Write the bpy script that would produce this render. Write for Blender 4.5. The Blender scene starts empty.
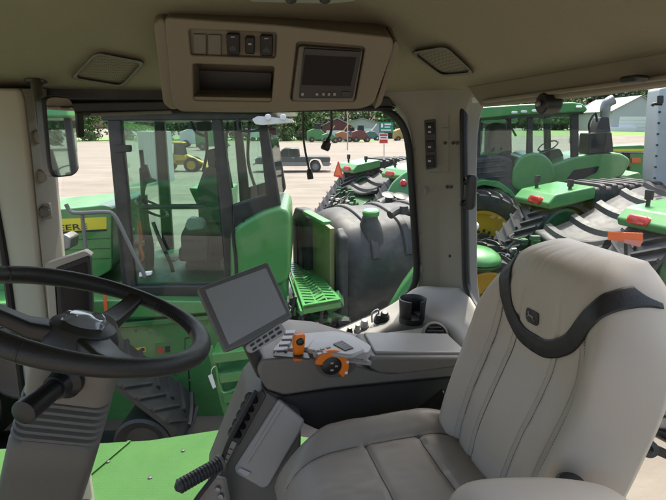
import bpy, bmesh, math, random
from mathutils import Vector as V, Matrix, noise
random.seed(7)
R = math.radians
C = bpy.context.scene.collection
# ------------------------------------------------------------------ camera frame (photo pixels 666 x 500)
FPX = 490.0; PITCH = R(14.0); EYE = V((0, 0, 3.2))
cP, sP = math.cos(PITCH), math.sin(PITCH)
def ray(px, py):
    u = (px-333)/FPX; v = (250-py)/FPX
    return V((u, cP+v*sP, -sP+v*cP))
def at(px, py, Y):
    d = ray(px, py); return EYE + d*(Y/d.y)
def gz(px, py, z=0.0):
    d = ray(px, py); return EYE + d*((z-EYE.z)/d.z)
class PL:                       # a real plane in the place; hit() finds where a line of sight meets it
    def __init__(s, p, n): s.p = V(p); s.n = V(n).normalized()
    def hit(s, px, py, off=0.0):
        d = ray(px, py); p = s.p + s.n*off
        return EYE + d*((p-EYE).dot(s.n)/d.dot(s.n))
    def pts(s, poly, off=0.0): return [s.hit(x, y, off) for x, y in poly]
def lerp(a, b, t): return a+(b-a)*t
def sstep(a, b, x):
    t = max(0, min(1, (x-a)/(b-a))); return t*t*(3-2*t)
# ------------------------------------------------------------------ materials
MATS = {}
def mat(name, col, rough=.5, metal=0.0, var=.12, scale=6.0, bump=0.0, bscale=150.0, coat=0.0, spec=.5, rvar=.12, dirt=None, dirt_amt=.0, dscale=3.0, bdist=.002):
    m = bpy.data.materials.new(name); m.use_nodes = True
    N = m.node_tree.nodes; L = m.node_tree.links; b = N['Principled BSDF']
    tc = N.new('ShaderNodeTexCoord')
    n1 = N.new('ShaderNodeTexNoise'); n1.inputs['Scale'].default_value = scale; n1.inputs['Detail'].default_value = 6
    L.new(tc.outputs['Object'], n1.inputs['Vector'])
    mx = N.new('ShaderNodeMix'); mx.data_type = 'RGBA'
    mx.inputs[6].default_value = (*[max(0, c*(1-var)) for c in col], 1)
    mx.inputs[7].default_value = (*[min(1, c*(1+var)) for c in col], 1)
    L.new(n1.outputs['Fac'], mx.inputs[0])
    out = mx.outputs[2]
    if dirt:
        n3 = N.new('ShaderNodeTexNoise'); n3.inputs['Scale'].default_value = dscale; n3.inputs['Detail'].default_value = 9; n3.inputs['Roughness'].default_value = .65
        L.new(tc.outputs['Object'], n3.inputs['Vector'])
        rp = N.new('ShaderNodeMapRange'); rp.inputs[1].default_value = .48; rp.inputs[2].default_value = .72; rp.inputs[4].default_value = dirt_amt
        L.new(n3.outputs['Fac'], rp.inputs[0])
        m2 = N.new('ShaderNodeMix'); m2.data_type = 'RGBA'; m2.inputs[7].default_value = (*dirt, 1)
        L.new(rp.outputs[0], m2.inputs[0]); L.new(out, m2.inputs[6]); out = m2.outputs[2]
    L.new(out, b.inputs['Base Color'])
    b.inputs['Metallic'].default_value = metal
    b.inputs['Specular IOR Level'].default_value = spec
    if coat: b.inputs['Coat Weight'].default_value = coat; b.inputs['Coat Roughness'].default_value = .12
    rr = N.new('ShaderNodeMapRange'); rr.inputs[3].default_value = max(.02, rough-rvar); rr.inputs[4].default_value = min(1, rough+rvar)
    n4 = N.new('ShaderNodeTexNoise'); n4.inputs['Scale'].default_value = scale*2.3; n4.inputs['Detail'].default_value = 5
    L.new(tc.outputs['Object'], n4.inputs['Vector']); L.new(n4.outputs['Fac'], rr.inputs[0]); L.new(rr.outputs[0], b.inputs['Roughness'])
    if bump:
        n2 = N.new('ShaderNodeTexNoise'); n2.inputs['Scale'].default_value = bscale; n2.inputs['Detail'].default_value = 3
        L.new(tc.outputs['Object'], n2.inputs['Vector'])
        bp = N.new('ShaderNodeBump'); bp.inputs['Strength'].default_value = bump; bp.inputs['Distance'].default_value = bdist
        L.new(n2.outputs['Fac'], bp.inputs['Height']); L.new(bp.outputs[0], b.inputs['Normal'])
    MATS[name] = m; return m
def glass_mat(name, tint, refl=.06, gloss_rough=0.0, haze=0.0, top=.5):
    m = bpy.data.materials.new(name); m.use_nodes = True
    N = m.node_tree.nodes; L = m.node_tree.links; N.remove(N['Principled BSDF'])
    o = N['Material Output']
    t = N.new('ShaderNodeBsdfTransparent'); t.inputs[0].default_value = (*tint, 1)
    g = N.new('ShaderNodeBsdfGlossy'); g.inputs['Roughness'].default_value = gloss_rough; g.inputs[0].default_value = (1, 1, 1, 1)
    fr = N.new('ShaderNodeFresnel'); fr.inputs[0].default_value = 1.45
    geo = N.new('ShaderNodeNewGeometry'); 
    mu = N.new('ShaderNodeMath'); mu.operation = 'MULTIPLY'; mu.inputs[1].default_value = refl/.04
    L.new(fr.outputs[0], mu.inputs[0])
    cl = N.new('ShaderNodeMath'); cl.operation = 'MINIMUM'; cl.inputs[1].default_value = top; L.new(mu.outputs[0], cl.inputs[0])
    mx = N.new('ShaderNodeMixShader'); L.new(cl.outputs[0], mx.inputs[0]); L.new(t.outputs[0], mx.inputs[1]); L.new(g.outputs[0], mx.inputs[2])
    last = mx
    if haze:                                        # dust film on the pane: uneven, thin
        tc = N.new('ShaderNodeTexCoord'); n1 = N.new('ShaderNodeTexNoise'); n1.inputs['Scale'].default_value = 3.5; n1.inputs['Detail'].default_value = 8
        L.new(tc.outputs['Object'], n1.inputs['Vector'])
        rp = N.new('ShaderNodeMapRange'); rp.inputs[1].default_value = .35; rp.inputs[2].default_value = .75; rp.inputs[3].default_value = haze*.3; rp.inputs[4].default_value = haze
        L.new(n1.outputs['Fac'], rp.inputs[0])
        d = N.new('ShaderNodeBsdfDiffuse'); d.inputs[0].default_value = (.62, .66, .64, 1)
        m3 = N.new('ShaderNodeMixShader'); L.new(rp.outputs[0], m3.inputs[0]); L.new(mx.outputs[0], m3.inputs[1]); L.new(d.outputs[0], m3.inputs[2]); last = m3
    L.new(last.outputs[0], o.inputs['Surface'])
    MATS[name] = m; return m
DUST = (.32, .28, .22)
mat('green', (.058, .232, .060), .34, var=.10, coat=.45, dirt=DUST, dirt_amt=.14, bump=.05, bscale=3, bdist=.01)
mat('green_worn', (.055, .22, .065), .5, var=.2, dirt=DUST, dirt_amt=.30)
mat('green_dark', (.022, .10, .030), .45, var=.2, dirt=DUST, dirt_amt=.25)
mat('yellow', (.62, .36, .015), .4, var=.12, dirt=DUST, dirt_amt=.25, coat=.2)
mat('decal_yellow', (.75, .62, .03), .4, var=.04)
mat('decal_black', (.012, .012, .012), .5)
mat('decal_white', (.78, .78, .76), .5, var=.03)
mat('lid_grey', (.215, .21, .20), .42, var=.04, bump=.1, bscale=350, bdist=.0008)
mat('rubber', (.030, .030, .030), .56, var=.3, dirt=(.11, .10, .09), dirt_amt=.35, bump=.25, bscale=60, dscale=5)
mat('tank_grey', (.046, .047, .049), .62, var=.2, dirt=DUST, dirt_amt=.25)
mat('rubber_dark', (.022, .022, .022), .5, var=.2, dirt=(.10, .10, .09), dirt_amt=.3)
mat('tank_black', (.030, .031, .033), .58, var=.15, dirt=DUST, dirt_amt=.16, bump=.1, bscale=40)
mat('black_plastic', (.014, .014, .014), .42, var=.2, bump=.15, bscale=500, bdist=.0006)
mat('black_gloss', (.008, .008, .009), .2, var=.1, spec=.25)
mat('black_frame', (.016, .017, .018), .40, var=.2, dirt=DUST, dirt_amt=.12)
mat('seal', (.007, .007, .007), .6)
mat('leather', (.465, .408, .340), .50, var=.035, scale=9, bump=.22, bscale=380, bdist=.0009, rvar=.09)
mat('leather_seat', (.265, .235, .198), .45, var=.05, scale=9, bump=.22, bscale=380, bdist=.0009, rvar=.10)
mat('leather_dark', (.020, .019, .019), .46, var=.15, bump=.5, bscale=300, bdist=.001)
mat('stitch', (.50, .46, .40), .7)
mat('thread', (.12, .11, .10), .7)
mat('taupe', (.158, .145, .125), .52, var=.04, bump=.2, bscale=420, bdist=.0008)
mat('taupe_dark', (.105, .097, .084), .55, var=.05, bump=.2, bscale=420, bdist=.0008)
mat('console_olive', (.215, .188, .142), .55, var=.04, bump=.2, bscale=420, bdist=.0008)
mat('charcoal', (.035, .034, .034), .5, var=.1, bump=.15, bscale=400, bdist=.0008)
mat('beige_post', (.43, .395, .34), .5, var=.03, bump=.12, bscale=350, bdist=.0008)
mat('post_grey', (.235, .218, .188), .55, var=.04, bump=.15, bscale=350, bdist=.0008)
mat('ledge', (.285, .268, .238), .5, var=.05, bump=.15, bscale=350, bdist=.0008)
mat('silver_panel', (.285, .28, .27), .36, var=.04, bump=.05, bscale=350)
mat('light_grey', (.38, .375, .365), .42, var=.03)
mat('galv_dull', (.15, .15, .148), .5, .3, var=.15)
mat('orange', (.80, .20, .015), .4, var=.08)
mat('orange_strap', (.80, .12, .02), .6)
mat('chrome', (.6, .6, .6), .22, 1.0)
mat('steel', (.24, .24, .235), .42, .7, var=.15)
mat('red_lens', (.55, .025, .015), .22, coat=.6)
mat('smv_orange', (.80, .14, .03), .5)
mat('smv_red', (.55, .03, .03), .45)
mat('white_paint', (.72, .72, .70), .45, var=.05, dirt=DUST, dirt_amt=.2)
mat('lamp_lens', (.75, .77, .78), .15, coat=.5)
mat('oil_green', (.20, .21, .09), .35, var=.1)
mat('mirror_glass', (.9, .9, .9), .02, 1.0, rvar=.0, var=0)
mat('truck_green', (.045, .065, .060), .3, coat=.6, var=.08)
mat('truck_silver', (.22, .22, .21), .35, .3)
mat('dark_window', (.02, .025, .03), .08, coat=.6)
mat('bark', (.09, .065, .045), .9, var=.3)
mat('leaf_a', (.065, .125, .028), .6, var=.35, scale=1.2)
mat('leaf_b', (.085, .155, .035), .6, var=.35, scale=1.2)
mat('leaf_c', (.030, .065, .024), .65, var=.35, scale=1.2)
mat('shed_wall', (.40, .41, .42), .6, var=.05)
mat('shed_roof', (.30, .31, .32), .6, var=.1)
mat('dull_orange', (.34, .15, .06), .6, var=.2)
mat('dull_yellow', (.38, .27, .08), .6, var=.2)
mat('red_paint', (.13, .035, .03), .45, var=.15)
mat('teal_paint', (.05, .15, .14), .45, var=.15)
mat('blue_paint', (.06, .11, .18), .45, var=.15)
mat('sign_green', (.01, .22, .13), .4)
mat('sign_red', (.5, .04, .03), .4)
mat('lawn', (.11, .19, .04), .9, var=.3, scale=.6)
mat('seat_cloth', (.045, .05, .05), .8, var=.2)
mat('label_red', (.5, .05, .03), .5)
mat('plastic_wrap', (.26, .28, .31), .12, var=.15, coat=.8, bump=.3, bscale=50, bdist=.002)
glass_mat('cab_glass', (.95, .97, .96), .010, haze=.003, top=.04)
glass_mat('rear_glass', (.95, .97, .96), .008, haze=.003, top=.018)
glass_mat('tractor_glass', (.80, .90, .86), .045, haze=.008, top=.22)
glass_mat('far_glass', (.80, .89, .86), .05, haze=.01, top=.25)
# screen of the big monitor: switched off, glossy, base colour lightened for the sky it reflects
mat('screen_off', (.30, .32, .335), .24, var=.01, coat=.8, rvar=.04)
mat('screen_dark', (.004, .004, .005), .2, var=.05, spec=.15)
# headliner: woven cloth with a fine dimple pattern
def headliner_mat():
    m = mat('headliner', (.238, .213, .150), .92, var=.06, scale=2.0)
    N = m.node_tree.nodes; L = m.node_tree.links; b = N['Principled BSDF']
    tc = N.new('ShaderNodeTexCoord'); vo = N.new('ShaderNodeTexVoronoi'); vo.inputs['Scale'].default_value = 170; vo.inputs['Randomness'].default_value = .12
    L.new(tc.outputs['Object'], vo.inputs['Vector'])
    bp = N.new('ShaderNodeBump'); bp.inputs['Strength'].default_value = .35; bp.inputs['Distance'].default_value = .0015
    L.new(vo.outputs['Distance'], bp.inputs['Height']); L.new(bp.outputs[0], b.inputs['Normal'])
headliner_mat()
def grille_mat():
    m = mat('grille', (.14, .125, .09), .8)
    N = m.node_tree.nodes; L = m.node_tree.links; b = N['Principled BSDF']
    tc = N.new('ShaderNodeTexCoord'); vo = N.new('ShaderNodeTexVoronoi'); vo.inputs['Scale'].default_value = 190; vo.inputs['Randomness'].default_value = .05
    L.new(tc.outputs['Object'], vo.inputs['Vector'])
    rp = N.new('ShaderNodeMapRange'); rp.inputs[1].default_value = .25; rp.inputs[2].default_value = .38
    L.new(vo.outputs['Distance'], rp.inputs[0])
    mx = N.new('ShaderNodeMix'); mx.data_type = 'RGBA'; mx.inputs[6].default_value = (.02, .018, .015, 1); mx.inputs[7].default_value = (.19, .17, .125, 1)
    L.new(rp.outputs[0], mx.inputs[0]); L.new(mx.outputs[2], b.inputs['Base Color'])
grille_mat()
def ground_mat():
    m = mat('lot', (.172, .147, .120), .9, var=.10, scale=.35, bump=.4, bscale=30, bdist=.01)
    N = m.node_tree.nodes; L = m.node_tree.links; b = N['Principled BSDF']
    src = b.inputs['Base Color'].links[0].from_socket
    tc = N.new('ShaderNodeTexCoord'); n = N.new('ShaderNodeTexNoise'); n.inputs['Scale'].default_value = .12; n.inputs['Detail'].default_value = 10; n.inputs['Roughness'].default_value = .7; n.inputs['Distortion'].default_value = 1.2
    mp = N.new('ShaderNodeMapping'); mp.inputs['Scale'].default_value = (1, 3.5, 1); L.new(tc.outputs['Object'], mp.inputs[0]); L.new(mp.outputs[0], n.inputs['Vector'])
    rp = N.new('ShaderNodeMapRange'); rp.inputs[1].default_value = .42; rp.inputs[2].default_value = .66; rp.inputs[4].default_value = .8; L.new(n.outputs['Fac'], rp.inputs[0])
    mx = N.new('ShaderNodeMix'); mx.data_type = 'RGBA'; mx.inputs[7].default_value = (.098, .078, .058, 1)
    L.new(rp.outputs[0], mx.inputs[0]); L.new(src, mx.inputs[6]); L.new(mx.outputs[2], b.inputs['Base Color'])
ground_mat()
def deck_mat():     # green steel deck with raised anti-slip dimples
    m = mat('deck_green', (.033, .100, .022), .75, spec=.2, var=.10, dirt=(.05, .12, .025), dirt_amt=.45)
    N = m.node_tree.nodes; L = m.node_tree.links; b = N['Principled BSDF']
    tc = N.new('ShaderNodeTexCoord'); vo = N.new('ShaderNodeTexVoronoi'); vo.inputs['Scale'].default_value = 62; vo.inputs['Randomness'].default_value = .25
    L.new(tc.outputs['Object'], vo.inputs['Vector'])
    rp = N.new('ShaderNodeMapRange'); rp.inputs[1].default_value = .2; rp.inputs[2].default_value = .45; L.new(vo.outputs['Distance'], rp.inputs[0])
    bp = N.new('ShaderNodeBump'); bp.inputs['Strength'].default_value = .28; bp.inputs['Distance'].default_value = .003; bp.invert = True
    L.new(rp.outputs[0], bp.inputs['Height']); L.new(bp.outputs[0], b.inputs['Normal'])
deck_mat()
# ------------------------------------------------------------------ mesh helpers
class MB:
    def __init__(s): s.bm = bmesh.new()
    def box(s, c, size, rot=None):
        M = Matrix.Translation(V(c)) @ (rot.to_4x4() if rot else Matrix()) @ Matrix.Diagonal((*size, 1))
        bmesh.ops.create_cube(s.bm, size=1, matrix=M); return s
    def prism(s, pts, vec):
        vec = V(vec); a = [s.bm.verts.new(p) for p in pts]; b = [s.bm.verts.new(V(p)+vec) for p in pts]
        n = len(a); f0 = s.bm.faces.new(a); f1 = s.bm.faces.new(b[::-1])
        fs = [f0, f1]
        for i in range(n): fs.append(s.bm.faces.new((a[(i+1) % n], a[i], b[i], b[(i+1) % n])))
        bmesh.ops.recalc_face_normals(s.bm, faces=fs); return s
    def loft(s, rings, cap=True, closed=True):
        vs = [[s.bm.verts.new(p) for p in r] for r in rings]; fs = []
        n = len(vs[0])
        for i in range(len(vs)-1):
            for j in range(n if closed else n-1):
                k = (j+1) % n; fs.append(s.bm.faces.new((vs[i][j], vs[i][k], vs[i+1][k], vs[i+1][j])))
        if cap and closed:
            fs.append(s.bm.faces.new(vs[0][::-1])); fs.append(s.bm.faces.new(vs[-1]))
        bmesh.ops.recalc_face_normals(s.bm, faces=fs); return s
    def tube(s, path, r, seg=10, cap=True):
        path = [V(p) for p in path]; n = len(path)
        rad = r if isinstance(r, (list, tuple)) else [r]*n
        t0 = (path[1]-path[0]).normalized(); up = t0.orthogonal().normalized(); rings = []
        for i in range(n):
            t = ((path[min(i+1, n-1)]-path[i]).normalized() + (path[i]-path[max(i-1, 0)]).normalized())
            t = t.normalized() if t.length > 1e-6 else t0
            up = (up - t*up.dot(t)).normalized(); sd = t.cross(up)
            rings.append([path[i] + (up*math.cos(2*math.pi*k/seg) + sd*math.sin(2*math.pi*k/seg))*rad[i] for k in range(seg)])
        return s.loft(rings, cap)
    def cyl(s, a, b, r, seg=20, r2=None): return s.tube([a, b], [r, r if r2 is None else r2], seg)
    def lathe(s, o, axis, prof, seg=32, cap=True):        # prof: (radius, distance along axis)
        axis = V(axis).normalized(); u = axis.orthogonal().normalized(); w = axis.cross(u); o = V(o)
        return s.loft([[o + axis*h + (u*math.cos(2*math.pi*k/seg)+w*math.sin(2*math.pi*k/seg))*max(r, 1e-4) for k in range(seg)] for r, h in prof], cap)
    def ball(s, c, r, sc=(1, 1, 1), seg=16):
        M = Matrix.Translation(V(c)) @ Matrix.Diagonal((*[r*q for q in sc], 1))
        bmesh.ops.create_uvsphere(s.bm, u_segments=seg, v_segments=max(6, seg//2), radius=1, matrix=M); return s
    def quadgrid(s, fn, nu, nv):
        vs = [[s.bm.verts.new(fn(i/nu, j/nv)) for j in range(nv+1)] for i in range(nu+1)]
        for i in range(nu):
            for j in range(nv): s.bm.faces.new((vs[i][j], vs[i+1][j], vs[i+1][j+1], vs[i][j+1]))
        return s
    def build(s, name, m, parent=None, bevel=0, seg=2, smooth=35, sub=0, label=None, solid=0, kind=None):
        me = bpy.data.meshes.new(name); s.bm.to_mesh(me); s.bm.free()
        me.materials.append(MATS[m] if isinstance(m, str) else m)
        if smooth:
            me.shade_smooth()
            if smooth < 180: me.set_sharp_from_angle(angle=R(smooth))
        o = bpy.data.objects.new(name, me); C.objects.link(o)
        if parent is not None:
            o.parent = parent; o.matrix_parent_inverse = Matrix.Translation(-total_loc(parent))
        if solid:
            q = o.modifiers.new('thick', 'SOLIDIFY'); q.thickness = solid; q.offset = -1
        if bevel:
            q = o.modifiers.new('bevel', 'BEVEL'); q.width = bevel; q.segments = seg; q.limit_method = 'ANGLE'; q.angle_limit = R(35); q.harden_normals = True
        if sub:
            q = o.modifiers.new('sub', 'SUBSURF'); q.levels = sub; q.render_levels = sub
        if label: o['label'] = label
        if kind: o['kind'] = kind
        return o
def total_loc(o):            # parents are unrotated empties at their base or meshes at the origin
    return o.location.copy() if o.type == 'EMPTY' else V((0, 0, 0))
def tag(o, label, cat, group=None):
    o['label'] = label; o['category'] = cat
    if group: o['group'] = group
    return o
def thing(name, label, cat, loc, group=None):
    o = bpy.data.objects.new(name, None); C.objects.link(o); o.location = V(loc); o.empty_display_size = .2
    return tag(o, label, cat, group)
def copy_tree(o, parent=None):
    c = o.copy(); C.objects.link(c)
    if parent is not None: c.parent = parent; c.matrix_parent_inverse = o.matrix_parent_inverse.copy()
    for ch in list(o.children): copy_tree(ch, c)
    return c
def struct(o): o['kind'] = 'structure'; return o
def slab(name, poly, plane, th, m, parent=None, off=0.0, bevel=.0, seg=2, vec=None, label=None, smooth=35):
    pts = plane.pts(poly, off)
    v = V(vec) if vec is not None else -plane.n*th
    return MB().prism(pts, v).build(name, m, parent, bevel, seg, label=label, smooth=smooth)
def smooth_path(pts, n=6, closed=False):
    pts = [V(p) for p in pts]; out = []; N = len(pts)
    rng = range(N if closed else N-1)
    for i in rng:
        p0 = pts[(i-1) % N] if closed or i > 0 else pts[i]; p1 = pts[i]; p2 = pts[(i+1) % N]; p3 = pts[(i+2) % N] if closed or i+2 < N else p2
        for k in range(n):
            t = k/n
            out.append(.5*((2*p1)+(p2-p0)*t+(2*p0-5*p1+4*p2-p3)*t*t+(3*p1-p0-3*p2+p3)*t**3))
    if not closed: out.append(pts[-1])
    return out
def rrect(c, a, b, ha, hb, rad, k=4):          # rounded rectangle ring around c, axes a and b
    out = []
    for qa, qb, s0 in ((1, 1, 0), (-1, 1, 90), (-1, -1, 180), (1, -1, 270)):
        for i in range(k+1):
            t = R(s0+90*i/k); out.append(V(c)+a*(qa*(ha-rad)+math.cos(t)*rad)+b*(qb*(hb-rad)+math.sin(t)*rad))
    return out
def rpoly(pts, rad, k=4):                       # round the corners of a 2-D polygon
    out = []; n = len(pts)
    for i in range(n):
        p0 = V((*pts[i-1], 0)); p1 = V((*pts[i], 0)); p2 = V((*pts[(i+1) % n], 0))
        a = (p0-p1); b = (p2-p1); r = min(rad, a.length*.45, b.length*.45)
        A = p1+a.normalized()*r; B = p1+b.normalized()*r
        for j in range(k+1):
            t = j/k; q = A*(1-t)**2+p1*2*t*(1-t)+B*t*t; out.append((q.x, q.y))
    return out
def boolean_cut(o, cutter):
    q = o.modifiers.new('cut', 'BOOLEAN'); q.object = cutter; q.operation = 'DIFFERENCE'; q.solver = 'EXACT'
    dg = bpy.context.evaluated_depsgraph_get(); dg.update()
    me = bpy.data.meshes.new_from_object(o.evaluated_get(dg)); o.modifiers.clear(); o.data = me
    me.shade_smooth(); me.set_sharp_from_angle(angle=R(30))
    bpy.data.objects.remove(cutter)
def text_mesh(s, size, origin, xdir, ydir, m, name, parent, fit=None, th=.002):
    cu = bpy.data.curves.new(name, 'FONT'); cu.body = s; cu.size = size; cu.offset = size*.012
    o = bpy.data.objects.new(name, cu); C.objects.link(o)
    dg = bpy.context.evaluated_depsgraph_get(); dg.update()
    me = bpy.data.meshes.new_from_object(o.evaluated_get(dg)); bpy.data.objects.remove(o)
    xs = [v.co.x for v in me.vertices]; w = max(xs)-min(xs); x0 = min(xs)
    k = (fit/w) if fit else 1.0
    xd = V(xdir).normalized(); yd = V(ydir).normalized(); zd = xd.cross(yd)
    for v in me.vertices: v.co = V(origin) + xd*((v.co.x-x0)*k) + yd*v.co.y + zd*th
    me.materials.append(MATS[m]); o = bpy.data.objects.new(name, me); C.objects.link(o)
    o.parent = parent; o.matrix_parent_inverse = Matrix.Translation(-total_loc(parent)); return o
# ------------------------------------------------------------------ frame of the own cab: f forward, r to its right side
AL = R(12); F = V((-math.cos(AL), -math.sin(AL), 0)); RT = V((-math.sin(AL), math.cos(AL), 0)); UP = V((0, 0, 1))
def W(f, r, z): return F*f + RT*r + UP*z
RW = 1.69; FR = -.78
WS = PL(W(0, RW, 0), -RT)           # right side wall
WR = PL(W(FR, 0, 0), F)             # rear wall
def ceil_z(f, r):
    d = min(r+.30, RW+.01-r, f-FR+.02, 1.0-f)
    return 3.315+.165*sstep(0, .55, d)
def ceil_hit(px, py, off=.0):
    d = ray(px, py); t = .3
    while t < 3:
        p = EYE+d*t; f = p.dot(F); r = p.dot(RT)
        if p.z > ceil_z(f, r)-off: break
        t += .002
    return EYE+d*t
# ================================================================== OWN CAB
cab = thing('tractor_cab', 'cab shell seen from inside, with olive headliner, beige corner posts and big windows', 'tractor cab', W(0, .8, 1.7))
# headliner and roof
b = MB(); fa, fb, ra, rb = FR-.02, 1.0, -.30, RW+.01
b.quadgrid(lambda u, v: W(lerp(fa, fb, u), lerp(ra, rb, v), ceil_z(lerp(fa, fb, u), lerp(ra, rb, v))), 56, 56)
head = b.build('headliner', 'headliner', cab, smooth=60)
MB().prism([W(fa-.12, ra-.05, 3.53), W(fb+.1, ra-.05, 3.53), W(fb+.1, rb+.14, 3.53), W(fa-.12, rb+.14, 3.53)], (0, 0, .16)).build('roof_panel', 'green', cab, .05, 3)
MB().prism([W(fa, rb-.0, 3.27), W(fb, rb, 3.27), W(fb, rb+.12, 3.27), W(fa, rb+.12, 3.27)], (0, 0, .25)).build('roof_rail', 'black_frame', cab, .02)
# speakers in the headliner: raised rim and punched grille
for quad in ([(69, 79), (95, 52), (147, 62), (123, 88)], [(409, 52), (446, 46), (476, 74), (441, 77)]):
    c = [sum(q[i] for q in quad)/4 for i in (0, 1)]
    ring = rpoly(quad, 7, 4)
    outer = [ceil_hit(*p, off=.000) for p in ring]; mid = [ceil_hit(c[0]+(p[0]-c[0])*.97, c[1]+(p[1]-c[1])*.97, .014) for p in ring]
    inner = [ceil_hit(c[0]+(p[0]-c[0])*.86, c[1]+(p[1]-c[1])*.86, .014) for p in ring]; inn2 = [ceil_hit(c[0]+(p[0]-c[0])*.84, c[1]+(p[1]-c[1])*.84, .006) for p in ring]
    MB().loft([outer, mid, inner, inn2], cap=False).build('speaker_rim', 'taupe', head, smooth=30)
    g = MB(); ctr = ceil_hit(*c, .010); cv = g.bm.verts.new(ctr); vs = [g.bm.verts.new(p) for p in inn2]
    for i in range(len(vs)): g.bm.faces.new((cv, vs[i], vs[(i+1) % len(vs)]))
    g.build('speaker_grille', 'grille', head, smooth=60)
# dome lamp cut by the top of the frame
dl = [ceil_hit(x, y, .018) for x, y in rpoly([(243, -8), (350, -8), (357, 1), (330, 4), (250, 2)], 4)]
MB().prism(dl, (0, 0, .03)).build('dome_lamp', 'light_grey', head, .004)
for x in (291, 325): MB().ball(ceil_hit(x, 0, .02), .012, (1, 1, .6)).build('lamp_button', 'charcoal', head)
MB().ball(ceil_hit(1, 92, .0), .016, (1, 1, .5)).build('screw_cap', 'charcoal', head)
# floor and outside deck
MB().prism([W(-.78, .3, 1.76), W(.62, .3, 1.76), W(.62, 1.66, 1.76), W(-.78, 1.66, 1.76)], (0, 0, -.06)).build('cab_floor', 'charcoal', cab, .005)
dk = MB().prism([gz(-70, 470, 1.70), gz(-60, 452, 1.70), gz(150, 440, 1.70), gz(236, 427, 1.70), gz(330, 440, 1.70), gz(330, 520, 1.70), gz(240, 560, 1.70), gz(-70, 560, 1.70)], (0, 0, -.05)).build('side_deck', 'deck_green', cab, .006)
for x, y in ((108, 462), (183, 451), (150, 478)):
    p = gz(x, y, 1.70); MB().lathe(p, UP, [(.010, 0), (.010, .005), (.004, .007)], 6).build('deck_bolt', 'charcoal', dk)
MB().prism([gz(128, 441.5, 1.704), gz(131, 441.5, 1.704), gz(88, 478, 1.704), gz(84, 478, 1.704)], (0, 0, .006)).build('weld_seam', 'deck_green', dk)
# corner posts -------------------------------------------------------
lv = [(88, -34, 18, 44), (100, -28, 22, 42), (160, -12, 29, 51), (255, 6, 38, 60), (345, 18, 48, 69), (400, 25, 55, 76), (500, 40, 68, 90), (560, 50, 78, 98)]
def post_point(px, y, off): return WS.hit(px, y, off)
fp = MB(); rings = []
for y, a, m_, c in lv:
    A = post_point(a, y, .10); M_ = post_point(m_, y, .12); M2 = post_point(m_+4, y, .105); Cc = post_point(c, y, .02)
    rings.append([A, lerp(A, M_, .5)+(-RT)*.008, M_, M2, Cc, Cc+RT*.06, A+RT*.12])
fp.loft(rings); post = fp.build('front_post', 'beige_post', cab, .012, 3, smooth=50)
fp = MB(); rings = []
for y, a, m_, c in lv[:-1]:
    M2 = post_point(m_+3, y, .116); Cc = post_point(c+1, y, .028)
    rings.append([M2, Cc, Cc+RT*.02, M2+RT*.02])
fp.loft(rings).build('post_trim', 'post_grey', cab, .004, 2)
fs = MB(); fs.tube(smooth_path([post_point(a-2, y, .10) for y, a, m_, c in lv]), .012, 8); fs.build('post_seal', 'seal', cab)
def stud(plane, x, y, r, off, m, name, par, h=.012):
    p = plane.hit(x, y, off); return MB().lathe(p-plane.n*.004, plane.n, [(r, 0), (r, h*.6), (r*.75, h), (r*.2, h*1.1)], 20).build(name, m, par)
for x, y, o_ in ((40, 137, .085), (40, 176, .085)): stud(WS, x, y, .021, o_, 'post_grey', 'cap', post, .018)
sq = slab('latch_plate', rpoly([(34, 205), (49, 203), (52, 219), (36, 221)], 2), WS, .02, 'post_grey', post, .095, .003)
stud(WS, 44, 212, .016, .098, 'taupe_dark', 'bolt', post, .014)
# rear right post (between the side window and the rear window)
lv = [(84, 360, 437, 478), (96, 383, 437, 472), (105, 398, 437, 468), (118, 407, 438, 464), (135, 411, 438, 462), (170, 414, 438.5, 461), (230, 417, 439.5, 461.5), (272, 419, 440.5, 462), (284, 418.5, 441, 462.5), (298, 418, 441, 464), (316, 418, 441, 466)]
rings = []
for y, a, m_, c in lv:
    A = WS.hit(a, y, .005); B_ = WS.hit(m_, y, .065); Cc = WR.hit(c, y, .005)
    B0 = lerp(A, B_, .92); B1 = lerp(B_, Cc, .08); ot = W(FR-.05, RW+.06, B_.z)
    rings.append([A, lerp(A, B_, .5)+(-RT)*.006, B0, B1, lerp(B_, Cc, .5), Cc, Cc-F*.06, ot, A+RT*.06])
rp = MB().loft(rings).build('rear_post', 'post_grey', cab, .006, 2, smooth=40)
for x, y in ((416.5, 152), (419, 187), (421, 237), (421.5, 268)):
    p = WS.hit(x, y, .012); MB().ball(p, .017, (.55, .55, 1.25), 14).build('stud', 'post_grey', rp)
PB = PL(lerp(WS.hit(411, 150, .005), WS.hit(438, 150, .065), .5), (WS.hit(438, 150, .065)-WS.hit(411, 150, .005)).cross(UP))
if PB.n.dot(EYE-PB.p) < 0: PB.n = -PB.n
sp = slab('switch_panel', rpoly([(424, 120), (435, 119), (436, 168), (426, 170)], 1.5), PB, .01, 'charcoal', rp, .012, .002)
for k, (y0, m_) in enumerate(((123, 'black_gloss'), (141, 'black_gloss'), (156, 'black_gloss'))):
    slab('rocker_switch', rpoly([(425.6, y0), (433.8, y0-.4), (434.2, y0+11), (426.4, y0+11.5)], 1), PB, .008, m_, sp, .019, .002)
for y0 in (126, 131, 146, 160): slab('switch_mark', [(428, y0), (431, y0), (431, y0+2), (428, y0+2)], PB, .001, 'light_grey', sp, .0203)
PC = PL(lerp(WS.hit(438, 150, .065), WR.hit(462, 150, .005), .5), (WR.hit(462, 150, .005)-WS.hit(438, 150, .065)).cross(UP))
if PC.n.dot(EYE-PC.p) < 0: PC.n = -PC.n
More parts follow.
